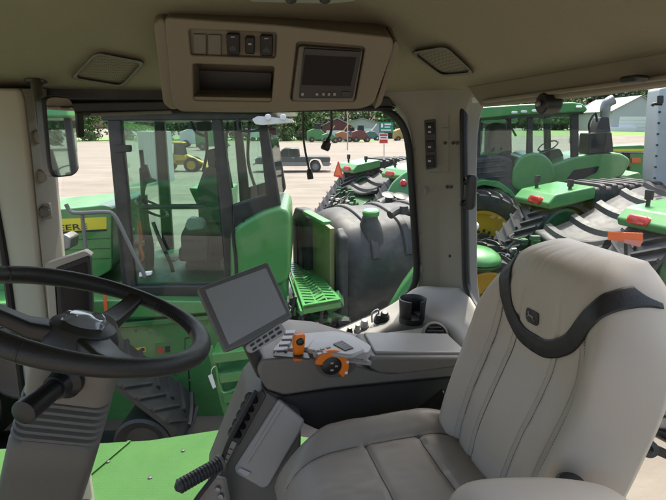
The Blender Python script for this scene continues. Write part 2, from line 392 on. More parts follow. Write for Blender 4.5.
for pth in ([(449, 112), (449, 172), (430, 172.5)], [(442, 128), (449, 128)]): MB().tube([PC.hit(x, y, .004) if x > 438 else PB.hit(x, y, .006) for x, y in pth], .0008, 6).build('panel_joint', 'taupe_dark', rp)
for x, y in ((445, 143), (453, 143), (457, 143), (447, 187), (451.5, 187), (450, 256)): MB().lathe(PC.hit(x, y, .003), PC.n, [(.006, 0), (.005, .003)], 12).build('screw_cap', 'black_plastic', rp)
MB().ball(PB.hit(425.5, 191, .01), .008, (1, .5, 1.8), 12).build('coat_hook', 'post_grey', rp)
# flared foot of the rear post, running into the side ledge
rows = [  # px, py, Y
 [(326, 332, 1.73), (332, 330, 1.735), (365, 317, 1.745), (388, 305, 1.75), (405, 293, 1.75), (418, 282, 1.74), (441, 286, 1.66), (463, 284, 1.60), (470, 300, 1.52), (486, 322, 1.40), (510, 345, 1.28)],
 [(328, 337, 1.685), (336, 334, 1.69), (369, 321, 1.70), (391, 311, 1.705), (406, 303, 1.705), (416, 296, 1.70), (441, 300, 1.60), (462, 303, 1.555), (468, 315, 1.48), (480, 333, 1.38), (502, 356, 1.26)],
 [(331, 341.5, 1.635), (340, 338, 1.64), (372, 325, 1.65), (396, 316, 1.645), (412, 313, 1.635), (424, 314, 1.61), (441, 316, 1.56), (457, 320, 1.50), (464, 329, 1.44), (474, 344, 1.36), (496, 366, 1.24)],
 [(336, 346, 1.565), (346, 343, 1.57), (376, 331, 1.585), (400, 321, 1.59), (416, 318, 1.585), (428, 319, 1.565), (441, 321, 1.53), (454, 326, 1.475), (461, 335, 1.42), (470, 351, 1.34), (490, 372, 1.23)],
 [(340, 357, 1.55), (350, 354, 1.555), (380, 343, 1.57), (402, 335, 1.575), (418, 333, 1.57), (430, 335, 1.55), (441, 338, 1.51), (450, 343, 1.455), (456, 352, 1.40), (463, 366, 1.33), (482, 388, 1.22)],
 [(340, 411, 1.535), (350, 408, 1.54), (380, 398, 1.55), (402, 392, 1.56), (418, 392, 1.55), (430, 395, 1.53), (441, 398, 1.49), (450, 402, 1.44), (454, 410, 1.39), (460, 422, 1.32), (476, 440, 1.21)]]
g = [[at(*p) for p in r] for r in rows]
bm_ = MB(); vs = [[bm_.bm.verts.new(p) for p in r] for r in g]
for i in range(len(vs)-1):
    for j in range(len(vs[0])-1): bm_.bm.faces.new((vs[i][j], vs[i+1][j], vs[i+1][j+1], vs[i][j+1]))
bmesh.ops.recalc_face_normals(bm_.bm, faces=bm_.bm.faces[:])
ledge = bm_.build('side_ledge', 'ledge', cab, smooth=180, sub=2, solid=.02)
def on_ledge(px, py, off=.0):
    # nearest bilinear cell point seen along the line of sight
    best = None; d = ray(px, py).normalized()
    for i in range(2, 4):
        for j in range(len(g[0])-1):
            for u in (0, .25, .5, .75, 1):
                for v in (0, .25, .5, .75, 1):
                    p = lerp(lerp(g[i][j], g[i][j+1], u), lerp(g[i+1][j], g[i+1][j+1], u), v)-EYE
                    e = (p-d*p.dot(d)).length
                    if best is None or e < best[0]: best = (e, p)
    return EYE+best[1]+UP*off
for x, y, m_, r_ in ((341, 341, 'black_plastic', .011), (349, 337, 'black_plastic', .011), (356, 333, 'light_grey', .011), (365, 327, 'silver_panel', .016), (375, 322, 'charcoal', .014), (386, 318, 'black_plastic', .017)):
    MB().lathe(on_ledge(x, y, .012), UP-RT*.35, [(r_*1.15, -.01), (r_*1.15, .006), (r_*.85, .008), (r_*.8, .02), (r_*.55, .024)], 18).build('control_knob', m_, ledge)
MB().tube(smooth_path([on_ledge(369, 322, .01), on_ledge(371, 322, .045), on_ledge(377, 321, .05), on_ledge(380, 321, .015)]), .003, 6).build('toggle_loop', 'light_grey', ledge)
# dark inset under the knobs, round air vent
MB().prism([at(x, y, Y) for x, y, Y in ((338, 358, 1.51), (350, 351, 1.515), (386, 336, 1.535), (420, 329, 1.535), (441, 331, 1.49), (455, 341, 1.43), (455, 366, 1.43), (441, 385, 1.48), (338, 392, 1.51))], RT*.012).build('ledge_inset', 'taupe_dark', ledge, .006, 3)
vp = at(435, 335, 1.475); vn = V((.1, -.75, .62)).normalized()
MB().lathe(vp, vn, [(.044, -.02), (.044, .006), (.036, .010), (.034, .004), (.034, -.02)], 32).build('air_vent', 'taupe', ledge)
vb = MB()
for k in range(-2, 3):
    u = vn.orthogonal().normalized(); u = V((1, 0, .0)); w = vn.cross(u).normalized(); vb.box(vp+w*k*.012+vn*.002, (.066-abs(k)*.012, .004, .010), Matrix((u, w, vn)).transposed())
vb.build('vent_slat', 'charcoal', ledge)
# cup holder: open tube with a slot toward the seat
cp = at(412, 317, 1.60); rg = []
slot = math.atan2(-1, .15)
def cring(r, h, z0=0): return [cp+UP*h+V((math.cos(slot+R(22)+R(316)*k/30)*r, math.sin(slot+R(22)+R(316)*k/30)*r, 0)) for k in range(31)]
b = MB(); b.loft([cring(.043, 0), cring(.047, .065), cring(.048, .068), cring(.044, .070), cring(.041, .066), cring(.038, .0)], cap=False, closed=False)
for e in (0, 30):
    pass
b.build('cup_holder', 'charcoal', ledge, solid=.004)
MB().lathe(cp+UP*.004, UP, [(.045, -.02), (.045, 0)], 28).build('holder_base', 'black_plastic', ledge)
# windows: panes and rubber seals -------------------------------------
side = [(66, 111), (374, 106), (390, 112), (402, 124), (408, 142), (411, 170), (414, 230), (416, 272), (411, 289), (398, 303), (372, 316), (335, 332), (300, 346), (266, 372), (240, 425), (215, 505), (150, 560), (70, 560), (60, 400), (58, 250)]
slab('side_window_pane', side, WS, .006, 'cab_glass', cab, -.012)
MB().tube(smooth_path(WS.pts([(60, 112), (366, 107.5), (384, 110), (397, 118), (405, 131), (409, 150), (411.5, 185), (415, 240), (416.5, 272), (412, 289), (399, 303), (373, 317), (336, 333), (300, 347), (268, 372), (244, 420)], .008), 5), .0125, 10).build('side_window_seal', 'seal', cab)
MB().prism(WS.pts([(40, 103), (390, 97), (394, 106), (372, 107), (62, 113), (44, 113)], .02), RT*.05).build('side_header', 'charcoal', cab, .006)
MB().prism(WS.pts([(90, 112.5), (172, 110), (172, 113.5), (90, 116)], .03), RT*.02).build('blind_rail', 'taupe', cab, .004)
rw = [(463, 104), (668, 72), (780, 55), (900, 330), (900, 620), (600, 620), (505, 335), (488, 318), (470, 300), (464, 285), (463, 200)]
rwp = [WR.hit(463, 100), W(FR, .12, 3.34), W(FR, .12, 2.0), W(FR, .9, 2.0), W(FR, 1.2, 2.2), WR.hit(487, 318), WR.hit(471, 302), WR.hit(465.5, 285), WR.hit(464, 200)]
MB().prism(rwp, -F*.006).build('rear_window_pane', 'rear_glass', cab)
MB().tube(smooth_path([WR.hit(x, y, .006) for x, y in ((463, 96), (463.5, 110), (464, 150), (465, 220), (466, 275), (468.5, 291), (476, 307), (490, 322), (512, 342))], 5), .0135, 10).build('rear_window_seal', 'seal', cab)
MB().prism([WR.hit(x, y, .05) for x, y in ((466, 86), (560, 70), (668, 50), (720, 40), (720, 75), (668, 84), (560, 98), (480, 106))], -F*.05).build('rear_header', 'console_olive', cab, .006, 3)
MB().prism([WR.hit(x, y, .065) for x, y in ((482, 99.5), (668, 74), (700, 70), (700, 74.5), (668, 79), (482, 103))], -F*.03).build('blind_rail', 'console_olive', cab, .004, 2)
MB().box(WR.hit(634, 79, .085), (.04, .03, .012), Matrix((RT, -F, UP)).transposed()).build('blind_catch', 'black_plastic', cab, .006)
MB().prism([WR.hit(x, y, .03) for x, y in ((471, 97), (491, 95), (492, 99), (472, 103))], -F*.02).build('roof_lamp', 'lamp_lens', cab, .003)
# round black wiper motor cover hanging below the rear header
wm = WR.hit(550, 103.5, .045)
MB().lathe(wm-F*.03, F, [(.021, .012), (.024, .022), (.024, .050), (.021, .054), (.009, .056)], 30).build('wiper_motor', 'black_plastic', cab)
MB().lathe(wm+F*.028, F, [(.007, 0), (.007, .006), (.003, .008)], 14).build('motor_screw', 'steel', cab)
lt = WR.hit(470, 192, .03)
MB().loft([rrect(lt+UP*h, F, RT, a, .014, .012) for h, a in ((-.055, .012), (-.045, .020), (.045, .020), (.055, .012))]).build('window_latch', 'black_plastic', cab, 0)
for s in (-1, 1): MB().ball(lt+UP*.035*s+F*.02, .012).build('latch_screw', 'black_gloss', cab)
# rear sill below the window
MB().prism([W(FR+.02, .15, 1.76), W(FR+.02, 1.66, 1.76), W(FR+.02, 1.66, 2.1), W(FR+.02, 1.15, 2.1), W(FR+.02, .95, 1.98), W(FR+.02, .15, 1.98)], -F*.05).build('rear_sill', 'taupe_dark', cab, .01)

# front glass and the machine under the cab (mostly outside the picture)
MB().prism([W(.84, .10, 2.1), W(.84, 1.55, 2.1), W(.80, 1.55, 3.28), W(.80, .10, 3.28)], F*.006).build('windshield_pane', 'cab_glass', cab)
MB().prism([W(-1.2, .2, .7), W(.9, .2, .7), W(.9, 1.5, .7), W(-1.2, 1.5, .7)], UP*.98).build('chassis', 'green_dark', cab, .05)
MB().prism([W(.95, .35, 1.2), W(3.6, .35, 1.2), W(3.6, .35, 1.95), W(3.3, .35, 2.15), W(.95, .35, 2.35)], RT*1.0).build('hood', 'green', cab, .12, 4)
# ================================================================== STEERING
wc = at(87.4, 315.5, .76); wn = V((.356, .165, 1)).normalized()
WP = PL(wc, wn)
wu = V((0, 0, 0)); ed = WP.hit(203, 346)-wc; wu = ed.normalized(); ww = wn.cross(wu); WRAD = .1913
st = thing('steering_column', 'grey brown steering column with black wheel, rubber gaiter and side lever', 'steering column', at(20, 520, .82))
def wring(a): return wc + (wu*math.cos(a)+ww*math.sin(a))*WRAD
b = MB(); n = 96; seg = 16; rings = []
for i in range(n):
    a = 2*math.pi*i/n; rad = wring(a)-wc; rad.normalize(); rr = .0150 + .0012*math.cos(3*a)
    rings.append([wring(a)+(rad*math.cos(2*math.pi*k/seg)+wn*math.sin(2*math.pi*k/seg)*1.05)*rr for k in range(seg)])
rings.append(rings[0]); b.loft(rings, cap=False); bmesh.ops.remove_doubles(b.bm, verts=b.bm.verts, dist=1e-5)
whl = b.build('steering_wheel', 'leather_dark', st, smooth=180)
gb = MB()                                          # moulded finger grips and joint rings on the rim
for a0 in (R(-18), R(150), R(262)):
    rad = (wring(a0)-wc).normalized(); tg = wn.cross(rad)
    gb.lathe(wring(a0)-tg*.002, tg, [(.0150, 0), (.0163, .001), (.0163, .003), (.0150, .004)], 18)
gb.build('joint_ring', 'black_plastic', whl)
gb = MB()
for k in range(26):
    a0 = R(20)+R(1.6)*k; rad = (wring(a0)-wc).normalized(); gb.tube([wring(a0)-rad*.0145+wn*.006, wring(a0)-rad*.016, wring(a0)-rad*.0145-wn*.006], .0017, 6)
gb.build('finger_grip', 'leather_dark', whl)
hub = wc - wn*.035
def spoke(target, w0, w1, nm='spoke'):
    p1 = WP.hit(*target); d = (p1-wc); p0 = hub + d.normalized()*.03; sd = wn.cross(d).normalized(); rings = []
    for t in (0, .12, .4, .75, 1):
        c = p0.lerp(p1, t) + wn*(.012*math.sin(t*math.pi)*-1); w = lerp(w0, w1, t); rings.append(rrect(c, sd, wn, w, lerp(.016, .010, t), .008))
    MB().loft(rings).build(nm, 'black_plastic', whl, smooth=50)
spoke((137, 297), .022, .015); spoke((-22, 300), .024, .016); spoke((146, 371), .030, .020)
MB().lathe(hub-wn*.03, wn, [(.040, 0), (.062, .01), (.060, .03), (.050, .048), (.030, .056), (.004, .058)], 36).build('hub', 'charcoal', whl)
MB().lathe(hub+wn*.018, wn, [(.030, 0), (.034, .006), (.026, .016), (.004, .019)], 30).build('hub_cap', 'plastic_wrap', whl)
b = MB()                                            # clear wrapping left on the hub
b.quadgrid(lambda u, v: hub + wn*(.036+.007*math.sin(u*7+v*3)+.005*math.sin(v*11)-.05*((u-.5)**2+(v-.5)**2)) + wu*(u-.5)*.066 + ww*(v-.5)*.046, 10, 10)
b.build('plastic_wrap', 'plastic_wrap', whl, smooth=180, solid=.001)
def colframe(px, py, Y): return at(px, py, Y)
cpath = [(88, 325, .775), (82, 345, .775), (72, 385, .785), (62, 420, .80), (55, 447, .81), (38, 510, .835), (20, 575, .87)]
cc = [at(*p) for p in cpath]
axis = (cc[0]-cc[-1]).normalized(); cw = V((.97, .22, .08)); cw = (cw-axis*cw.dot(axis)).normalized(); cd = axis.cross(cw).normalized()
MB().loft([rrect(cc[0], cw, cd, .045, .040, .03), rrect(cc[1], cw, cd, .066, .050, .03), rrect(cc[1].lerp(cc[2], .25), cw, cd, .071, .054, .03), rrect(cc[1].lerp(cc[2], .95), cw, cd, .068, .052, .026)]).build('column_cowl', 'taupe', st, smooth=50)
b = MB(); rings = []; N_ = 6
for i in range(N_*4+1):
    t = i/(N_*4); ph = i % 4; k = (.0, .8, 1.0, .2)[ph]
    c = cc[1].lerp(cc[2], .95).lerp(cc[3], t); rings.append(rrect(c, cw, cd, lerp(.057, .060, t)+.013*k, lerp(.044, .05, t)+.011*k, .022))
b.loft(rings).build('gaiter', 'taupe_dark', st, smooth=25)
sh = [cc[3], cc[3].lerp(cc[4], .15), cc[4], cc[5], cc[6]]
MB().loft([rrect(c, cw, cd, w, d, .022) for c, w, d in zip(sh, (.066, .073, .073, .072, .072), (.055, .062, .064, .066, .068))]).build('column_shroud', 'taupe_dark', st, smooth=50)
# lever on the side of the cowl: rubber boot, then a handle pointing down and left
l0 = at(60, 384, .715); l1 = at(22, 414, .63)
MB().lathe(l0+(l0-l1).normalized()*.02, (l1-l0), [(.030, 0), (.031, .012), (.022, .02), (.020, .034)], 24).build('lever_boot', 'black_plastic', st)
b = MB(); d = (l1-l0); b.tube([l0, l0+d*.25, l0+d*.32, l0+d*.9, l0+d*.97, l1], [.016, .016, .0165, .019, .0185, .013], 16)
b.build('lever_grip', 'black_plastic', st, smooth=45)
# dark display box on the post
mb = thing('post_display', 'black display box, screen side dark, bracketed to the beige front post', 'display', WS.hit(60, 300, .1))
PM = PL(at(72, 300, 1.33), (.35, -.9, .12))
slab('display_case', rpoly([(55, 268), (90, 255), (94, 336), (60, 347)], 3), PM, .05, 'black_plastic', mb, 0, .006)
slab('display_screen', rpoly([(59, 272), (87, 262), (90, 332), (64, 342)], 2), PM, .004, 'black_gloss', mb, .003, .001)
b = MB().prism(PM.pts(rpoly([(45, 264), (85, 251), (92, 256), (54, 269), (59, 350), (52, 352)], 2), -.005), -PM.n*.075)
b.build('bracket', 'beige_post', mb, .004)

# ================================================================== OVERHEAD CONSOLE
oc = thing('overhead_console', 'olive brown overhead console with storage slot, rocker switches and dark radio display', 'overhead console', at(270, 20, 1.7))
PO = PL(at(275, 62, 1.24), V((.05, -.90, -.34)))
outer = rpoly([(164, 17), (280, 25), (393, 37), (394, 47), (374, 104), (362, 109), (262, 113), (180, 112), (172, 104)], 5, 4)
hs = slab('console_body', outer, PO, .16, 'taupe', oc, 0, 0, vec=V((-.02, .22, .10)))
hs.data.materials.clear(); hs.data.materials.append(MATS['console_olive'])
def cutter(poly, d, o=.02):
    return MB().prism(PO.pts(poly, o), -PO.n*(d+o)).build('cut', 'taupe', None, smooth=0)
boolean_cut(hs, cutter(rpoly([(191, 66), (274, 69), (271, 104), (192, 103)], 3), .12))
boolean_cut(hs, cutter(rpoly([(187, 31), (276, 35), (275, 60), (189, 57)], 3), .012))
boolean_cut(hs, cutter(rpoly([(297, 44), (366, 49), (356, 104), (290, 103)], 4), .020))
q = hs.modifiers.new('bevel', 'BEVEL'); q.width = .006; q.segments = 3; q.limit_method = 'ANGLE'; q.angle_limit = R(40); q.harden_normals = True
slab('side_trim', rpoly([(153, 22), (162, 18), (168, 25), (181, 108), (172, 111), (163, 104)], 4), PO, .12, 'console_olive', oc, -.012, .006, 3, vec=V((-.02, .13, .09)))
slab('end_trim', rpoly([(395, 40), (400, 46), (381, 105), (374, 110)], 3), PO, .12, 'console_olive', oc, -.018, .006, 3, vec=V((-.02, .13, .09)))
for a in ([(193, 34), (206, 34.5), (206, 54), (193.5, 53.5)], [(208, 34.6), (221, 35), (221, 55), (208, 54.5)]):
    slab('blank_plate', rpoly(a, 1), PO, .008, 'taupe', oc, -.003, .002)
for a, nm in (([(226, 33.5), (239.5, 34), (239.5, 55.5), (227, 55)], 0), ([(245, 36.5), (254.5, 37), (254.5, 54.5), (245, 54)], 1), ([(260, 35), (273, 35.5), (272.5, 56.5), (260, 56)], 0)):
    sw = slab('rocker_switch', rpoly(a, 2), PO, .02, 'black_gloss', oc, .006, .003, 3)
    cx = (a[0][0]+a[2][0])/2; y0 = a[0][1]
    if nm: slab('switch_mark', [(cx-1.6, y0+6.6), (cx+1.6, y0+6.7), (cx+1.6, y0+8.4), (cx-1.6, y0+8.3)], PO, .0006, 'light_grey', sw, .0068)
    else:
        slab('switch_mark', [(cx-3.5, y0+15), (cx, y0+11.5), (cx+3.5, y0+15), (cx+3, y0+17.5), (cx-3, y0+17.3)], PO, .0006, 'charcoal', sw, .0068)
        slab('switch_lamp', [(cx-2, y0+3), (cx+2, y0+3), (cx+2, y0+4), (cx-2, y0+4)], PO, .0006, 'steel', sw, .0068)
slab('slot_lip', rpoly([(192, 96.5), (272, 98), (271, 103.5), (192.5, 102.5)], 1.5), PO, .02, 'console_olive', oc, -.004, .003)
slab('slot_tray', rpoly([(194, 70), (272, 73), (270, 97), (194, 96)], 2), PO, .004, 'black_plastic', oc, -.085, .001)
rd = slab('radio_bezel', rpoly([(299, 46), (363, 50.5), (354, 102), (292, 101)], 3), PO, .03, 'taupe', oc, .004, .004, 3)
slab('radio_face', rpoly([(304, 48), (361.5, 51.5), (352.5, 98.5), (299, 98.5)], 2), PO, .01, 'black_plastic', rd, .0105, .002)
slab('radio_screen', [(305, 55), (356.5, 57.5), (350.5, 86), (301.5, 85)], PO, .002, 'screen_dark', rd, .0118)
for x, m_ in ((302.5, 'light_grey'), (317, 'steel'), (323.5, 'steel'), (329, 'steel'), (334.5, 'light_grey')):
    slab('radio_button', [(x-1.2, 93), (x+1.2, 93), (x+1.2, 95.6), (x-1.2, 95.6)], PO, .003, m_, rd, .0135)
slab('radio_button', rpoly([(341.5, 91.5), (351, 91.8), (350, 97), (341.5, 96.5)], 1), PO, .004, 'charcoal', rd, .0135, .001)

# ================================================================== CAB MIRROR
im = thing('inside_mirror', 'tall rear view mirror with black frame on a stalk under the headliner', 'mirror', ceil_hit(36, 80))
mt = ceil_hit(36, 81); mbm = at(44, 136, 1.15)
MB().lathe(mt+UP*.004, -UP, [(.030, 0), (.028, .008), (.015, .014)], 24).build('mount_plate', 'charcoal', im)
MB().tube([mt, lerp(mt, mbm, .45), mbm], [.015, .013, .011], 14).build('stalk', 'taupe_dark', im)
d_in = (at(60, 135, 1.1)-EYE).normalized(); mn = V((.80, -.60, .0)).normalized()
PMi = PL(at(60, 135, 1.1), mn)
if PMi.n.dot(EYE-PMi.p) < 0: PMi.n = -PMi.n
oval = rpoly([(42, 98), (50, 95), (70, 97), (75, 108), (80, 170), (74, 176), (52, 178), (48, 165)], 8, 5)
c_ = (61, 136); inn = [(c_[0]+(x-c_[0])*.86+1.4, c_[1]+(y-c_[1])*.955) for x, y in oval]
slab('mirror_shell', oval, PMi, .035, 'black_plastic', im, -.002, .006, 3)
slab('mirror_glass', inn, PMi, .003, 'mirror_glass', im, .0008)
MB().prism(PMi.pts([(77, 112), (84, 112), (85, 137), (79, 138)], -.03), -PMi.n*.02).build('mirror_clip', 'black_plastic', im, .003)
# hanging lead
hc = thing('hanging_cable', 'thin black cable hanging in two strands beneath the overhead console', 'cable', at(316, 113, 1.52))
MB().tube(smooth_path([at(331, 106, 1.55), at(331.5, 122, 1.56), at(331, 132, 1.56), at(327.5, 140, 1.56)]), .0042, 8).build('lead', 'black_plastic', hc)
b = MB(); p0 = at(329, 138, 1.56); p1 = at(324.5, 150, 1.56); b.tube([p0, lerp(p0, p1, .3), lerp(p0, p1, .35), lerp(p0, p1, .85), p1], [.006, .008, .013, .015, .012], 12); b.build('plug', 'black_plastic', hc, smooth=30)
MB().tube(smooth_path([at(303.5, 106, 1.57), at(303, 125, 1.58), at(304, 143, 1.58), at(307, 160, 1.58), at(309.5, 171, 1.58)]), .0035, 8).build('lead', 'black_plastic', hc)
b = MB(); p0 = at(309, 169, 1.58); p1 = at(310.5, 179, 1.58); b.tube([p0, lerp(p0, p1, .4), p1], [.006, .010, .010], 12); b.build('plug', 'black_plastic', hc, smooth=30)
# ================================================================== OPERATOR SEAT
SA = R(15); Fs = V((-math.cos(SA), -math.sin(SA), 0)); Rs = V((-math.sin(SA), math.cos(SA), 0))
SB = V((.388, .935, 2.385)); ub = (UP*.955 - Fs*.295).normalized(); nb = (Fs*.955 + UP*.295).normalized(); BH = .60
seat = thing('operator_seat', 'light grey beige leather operator seat with dark curved band round its head panel', 'seat', V((SB.x-.2, SB.y, 1.76)))
def tab(v, tb):
    for (a, x), (b_, y) in zip(tb, tb[1:]):
        if v <= b_:
            i = [q[0] for q in tb].index(a); h = b_-a; t = (v-a)/h
            m0 = (tb[i+1][1]-tb[i-1][1])/(tb[i+1][0]-tb[i-1][0]) if i > 0 else (y-x)/h
            m1 = (tb[i+2][1]-tb[i][1])/(tb[i+2][0]-tb[i][0]) if i+2 < len(tb) else (y-x)/h
            return (2*t**3-3*t*t+1)*x+(t**3-2*t*t+t)*h*m0+(-2*t**3+3*t*t)*y+(t**3-t*t)*h*m1
    return tb[-1][1]
WT = [(0, .200), (.2, .226), (.45, .236), (.62, .234), (.76, .212), (.86, .180), (.93, .152), (1, .105)]
def Tv(v): return .075*(1 if v < .86 else math.sqrt(max(0, 1-((v-.86)/.14)**2)))
def front(u, v, grooved=True):
    au = abs(u); edge = math.sqrt(max(0, 1-au**7))
    k = 1-sstep(.62, .90, v)
    bol = .045*math.exp(-((au-.80)/.17)**2)*k*sstep(.0, .2, v+.15)
    grv = -.012*math.exp(-((au-.56)/.035)**2)*k - .007*math.exp(-((au-.27)/.02)**2)*k
    if not grooved: grv = 0
    hd = .040*sstep(.54, .84, v)*(1-(au*1.0)**2*.7)*(1-sstep(.9, 1.0, v)*.6)
    lum = .018*math.exp(-((v-.25)/.2)**2)*(1-au*au)
    q = V((u*5.5, v*6, 3.1)); wr = .0016*noise.noise(q)+.0012*noise.noise(q*2.7)+.0014*noise.noise(V((u*3, v*26, 1.7)))*math.exp(-((au-.5)/.22)**2)*(k if grooved else 0)
    return (Tv(v)+bol+grv+hd+lum+wr)*edge
def S(u, v, off=0, g=True):
    return SB + ub*(v*BH) + Rs*(u*tab(v, WT)) + nb*(front(u, v, g)+off)
b = MB(); rings = []; NU, NV = 84, 90
for j in range(NV+1):
    v = j/NV; w = tab(v, WT); ring = [S(lerp(-1, 1, i/NU), v) for i in range(NU+1)]
    for i in range(1, 20):
        u = lerp(1, -1, i/20); ring.append(SB+ub*(v*BH)+Rs*(u*w) - nb*(.9*Tv(v)*math.sqrt(max(0, 1-abs(u)**5))))
    rings.append(ring)
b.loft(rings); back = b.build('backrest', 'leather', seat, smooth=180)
# seams: thin stitched lines following the surface
def seam(path, name='seam', par=None, r=.0016, m='thread'):
    MB().tube([S(u, v, .0006) for u, v in path], r, 6).build(name, m, par or back)
for s in (-1, 1):
    seam([(s*.27, t/20*.62) for t in range(0, 21)]); seam([(s*.56, t/20*.74) for t in range(0, 21)])
    for u_, v1_ in ((.56, .74), (.27, .62)):
        for e in ((-1, 1) if u_ > .5 else (1,)):
            b = MB(); du_ = e*.035
            for k in range(int(v1_*110)):
                v_ = k/110; b.tube([S(s*u_+du_, v_, .0008), S(s*u_+du_, v_+.0055, .0008)], .0010, 4)
            b.build('stitching', 'stitch', back)
# dark band round the head panel
def band_c(t):      # t -1..1 : from the near shoulder, under the panel, to the far shoulder
    a = abs(t); s = 1 if t > 0 else -1
    pts = [(0, .622), (.20, .632), (.42, .688), (.60, .780), (.76, .845), (.88, .88), (.975, .905)]
    for i in range(len(pts)-1):
        if a <= (i+1)/(len(pts)-1)+1e-9:
            q = a*(len(pts)-1)-i; return (s*lerp(pts[i][0], pts[i+1][0], q), lerp(pts[i][1], pts[i+1][1], q))
bp = smooth_path([V((*band_c(lerp(-1, 1, i/12)), 0)) for i in range(13)], 12)[:-1]
b = MB(); rows_ = []
for i, p in enumerate(bp):
    q = bp[min(i+1, len(bp)-1)]-bp[max(i-1, 0)]; w_ = tab(min(.99, p.y), WT); d = V((q.x*w_, q.y*BH)).normalized(); nn = V((-d.y/w_, d.x/BH))
    hw = .0185-.0055*abs(2*i/(len(bp)-1)-1)
    r_ = []
    for k in range(-4, 5):
        u = max(-1, min(1, p.x+nn.x*hw*k/4)); v = min(.995, p.y+nn.y*hw*k/4)
        r_.append(S(u, v, .003+.002*(1-abs(k)/4), False))
    rows_.append(r_)
vs = [[b.bm.verts.new(p) for p in r] for r in rows_]
for i in range(len(vs)-1):
    for j in range(8): b.bm.faces.new((vs[i][j], vs[i+1][j], vs[i+1][j+1], vs[i][j+1]))
bmesh.ops.recalc_face_normals(b.bm, faces=b.bm.faces[:])
b.build('head_band', 'leather_dark', back, smooth=180, solid=.004)
# badge: leaping deer mark on a dark shield
def SQ(u0, v0, du, dv, off): return S(u0+du, v0+dv, off)
u0, v0 = .05, .705
ringb = rpoly([(-.085, .023), (.085, .023), (.090, -.010), (.052, -.023), (-.052, -.023), (-.090, -.010)], .015, 3)
b = MB(); cv = b.bm.verts.new(S(u0, v0, .005)); vr = [b.bm.verts.new(S(u0+x, v0+y, .004)) for x, y in ringb]; vo = [b.bm.verts.new(S(u0+x*1.05, v0+y*1.05, -.001)) for x, y in ringb]
for i in range(len(vr)):
    k = (i+1) % len(vr); b.bm.faces.new((cv, vr[i], vr[k])); b.bm.faces.new((vr[i], vo[i], vo[k], vr[k]))
bmesh.ops.recalc_face_normals(b.bm, faces=b.bm.faces[:])
bdg = b.build('badge', 'charcoal', back, smooth=30)
deer = [(-.045, -.012), (-.028, -.002), (-.030, .008), (-.012, .010), (.010, .010), (.022, .020), (.018, .026), (.030, .022), (.040, .016), (.028, .012), (.026, .002), (.044, -.008), (.040, -.011), (.020, -.001), (-.008, -.002), (-.018, -.006), (-.036, -.016)]
b = MB(); f = b.bm.faces.new([b.bm.verts.new(S(u0+x*1.25, v0+y*.62, .0062)) for x, y in deer]); b.build('emblem', 'steel', bdg, smooth=0, solid=.0012)
# cushion: superellipse pad with bolsters and seams
CL, CWD = .51, .255
def CS(u, v, off=0):            # v 0 = rear, 1 = front edge
    au = abs(u); w = CWD*(1-.10*sstep(.6, 1, v))
    x = v*CL
    h = .035*sstep(0, .3, v)+.006
    h += .048*math.exp(-((au-.82)/.2)**2)*(1-sstep(.72, 1, v)) - .008*math.exp(-((au-.55)/.03)**2)
    for s in (.34, .60): h -= .006*math.exp(-((v-s)/.012)**2)*(1 if au < .56 else 0)
    q = V((u*5, v*5, 7.7)); h += .0022*noise.noise(q)+.0014*noise.noise(q*2.9)
    ed = math.sqrt(max(0, 1-au**8))*math.sqrt(max(0, 1-max(0, (v-.72)/.28)**3.2))
    return SB + Fs*(x-.02) + Rs*(u*w) + UP*(-.022+(h+.10)*ed-.02+off) 
b = MB(); b.quadgrid(lambda s, t: CS(lerp(-1, 1, s), t), 90, 90)
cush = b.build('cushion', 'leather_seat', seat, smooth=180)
b = MB(); ring = [CS(-1, t/20) for t in range(21)] + [CS(lerp(-1, 1, t/20), 1) for t in range(1, 21)] + [CS(1, 1-t/20) for t in range(1, 21)]
b.loft([ring, [p-UP*.05+(V((SB.x, SB.y, p.z))+Fs*.25-p)*.03 for p in ring], [p-UP*.09+(V((SB.x, SB.y, p.z))+Fs*.25-p)*.10 for p in ring]], cap=True)
b.build('cushion_base', 'leather_seat', cush, smooth=60)
def cseam(path): MB().tube([CS(u, v, .0006) for u, v in path], .0016, 6).build('seam', 'thread', cush)
for s in (-1, 1): cseam([(s*.55, t/24*.97) for t in range(25)])
for v in (.34, .60): cseam([(lerp(-.55, .55, t/20), v) for t in range(21)])
MB().prism([SB+Fs*.02+Rs*-.2-UP*.19, SB+Fs*.50+Rs*-.2-UP*.19, SB+Fs*.50+Rs*.2-UP*.19, SB+Fs*.02+Rs*.2-UP*.19], UP*-.08).build('seat_pan', 'charcoal', seat, .01)
b = MB(); cb = SB+Fs*.25-UP*.27
b.loft([rrect(cb+UP*(-.0-.05*k), Fs, Rs, .2-(k % 2)*.02, .17-(k % 2)*.02, .04) for k in range(7)]); b.build('suspension_bellows', 'charcoal', seat, smooth=20)
MB().prism([SB+Fs*.0+Rs*-.2-UP*.57, SB+Fs*.48+Rs*-.2-UP*.57, SB+Fs*.48+Rs*.2-UP*.57, SB+Fs*.0+Rs*.2-UP*.57], UP*-.03).build('seat_base', 'charcoal', seat, .01)
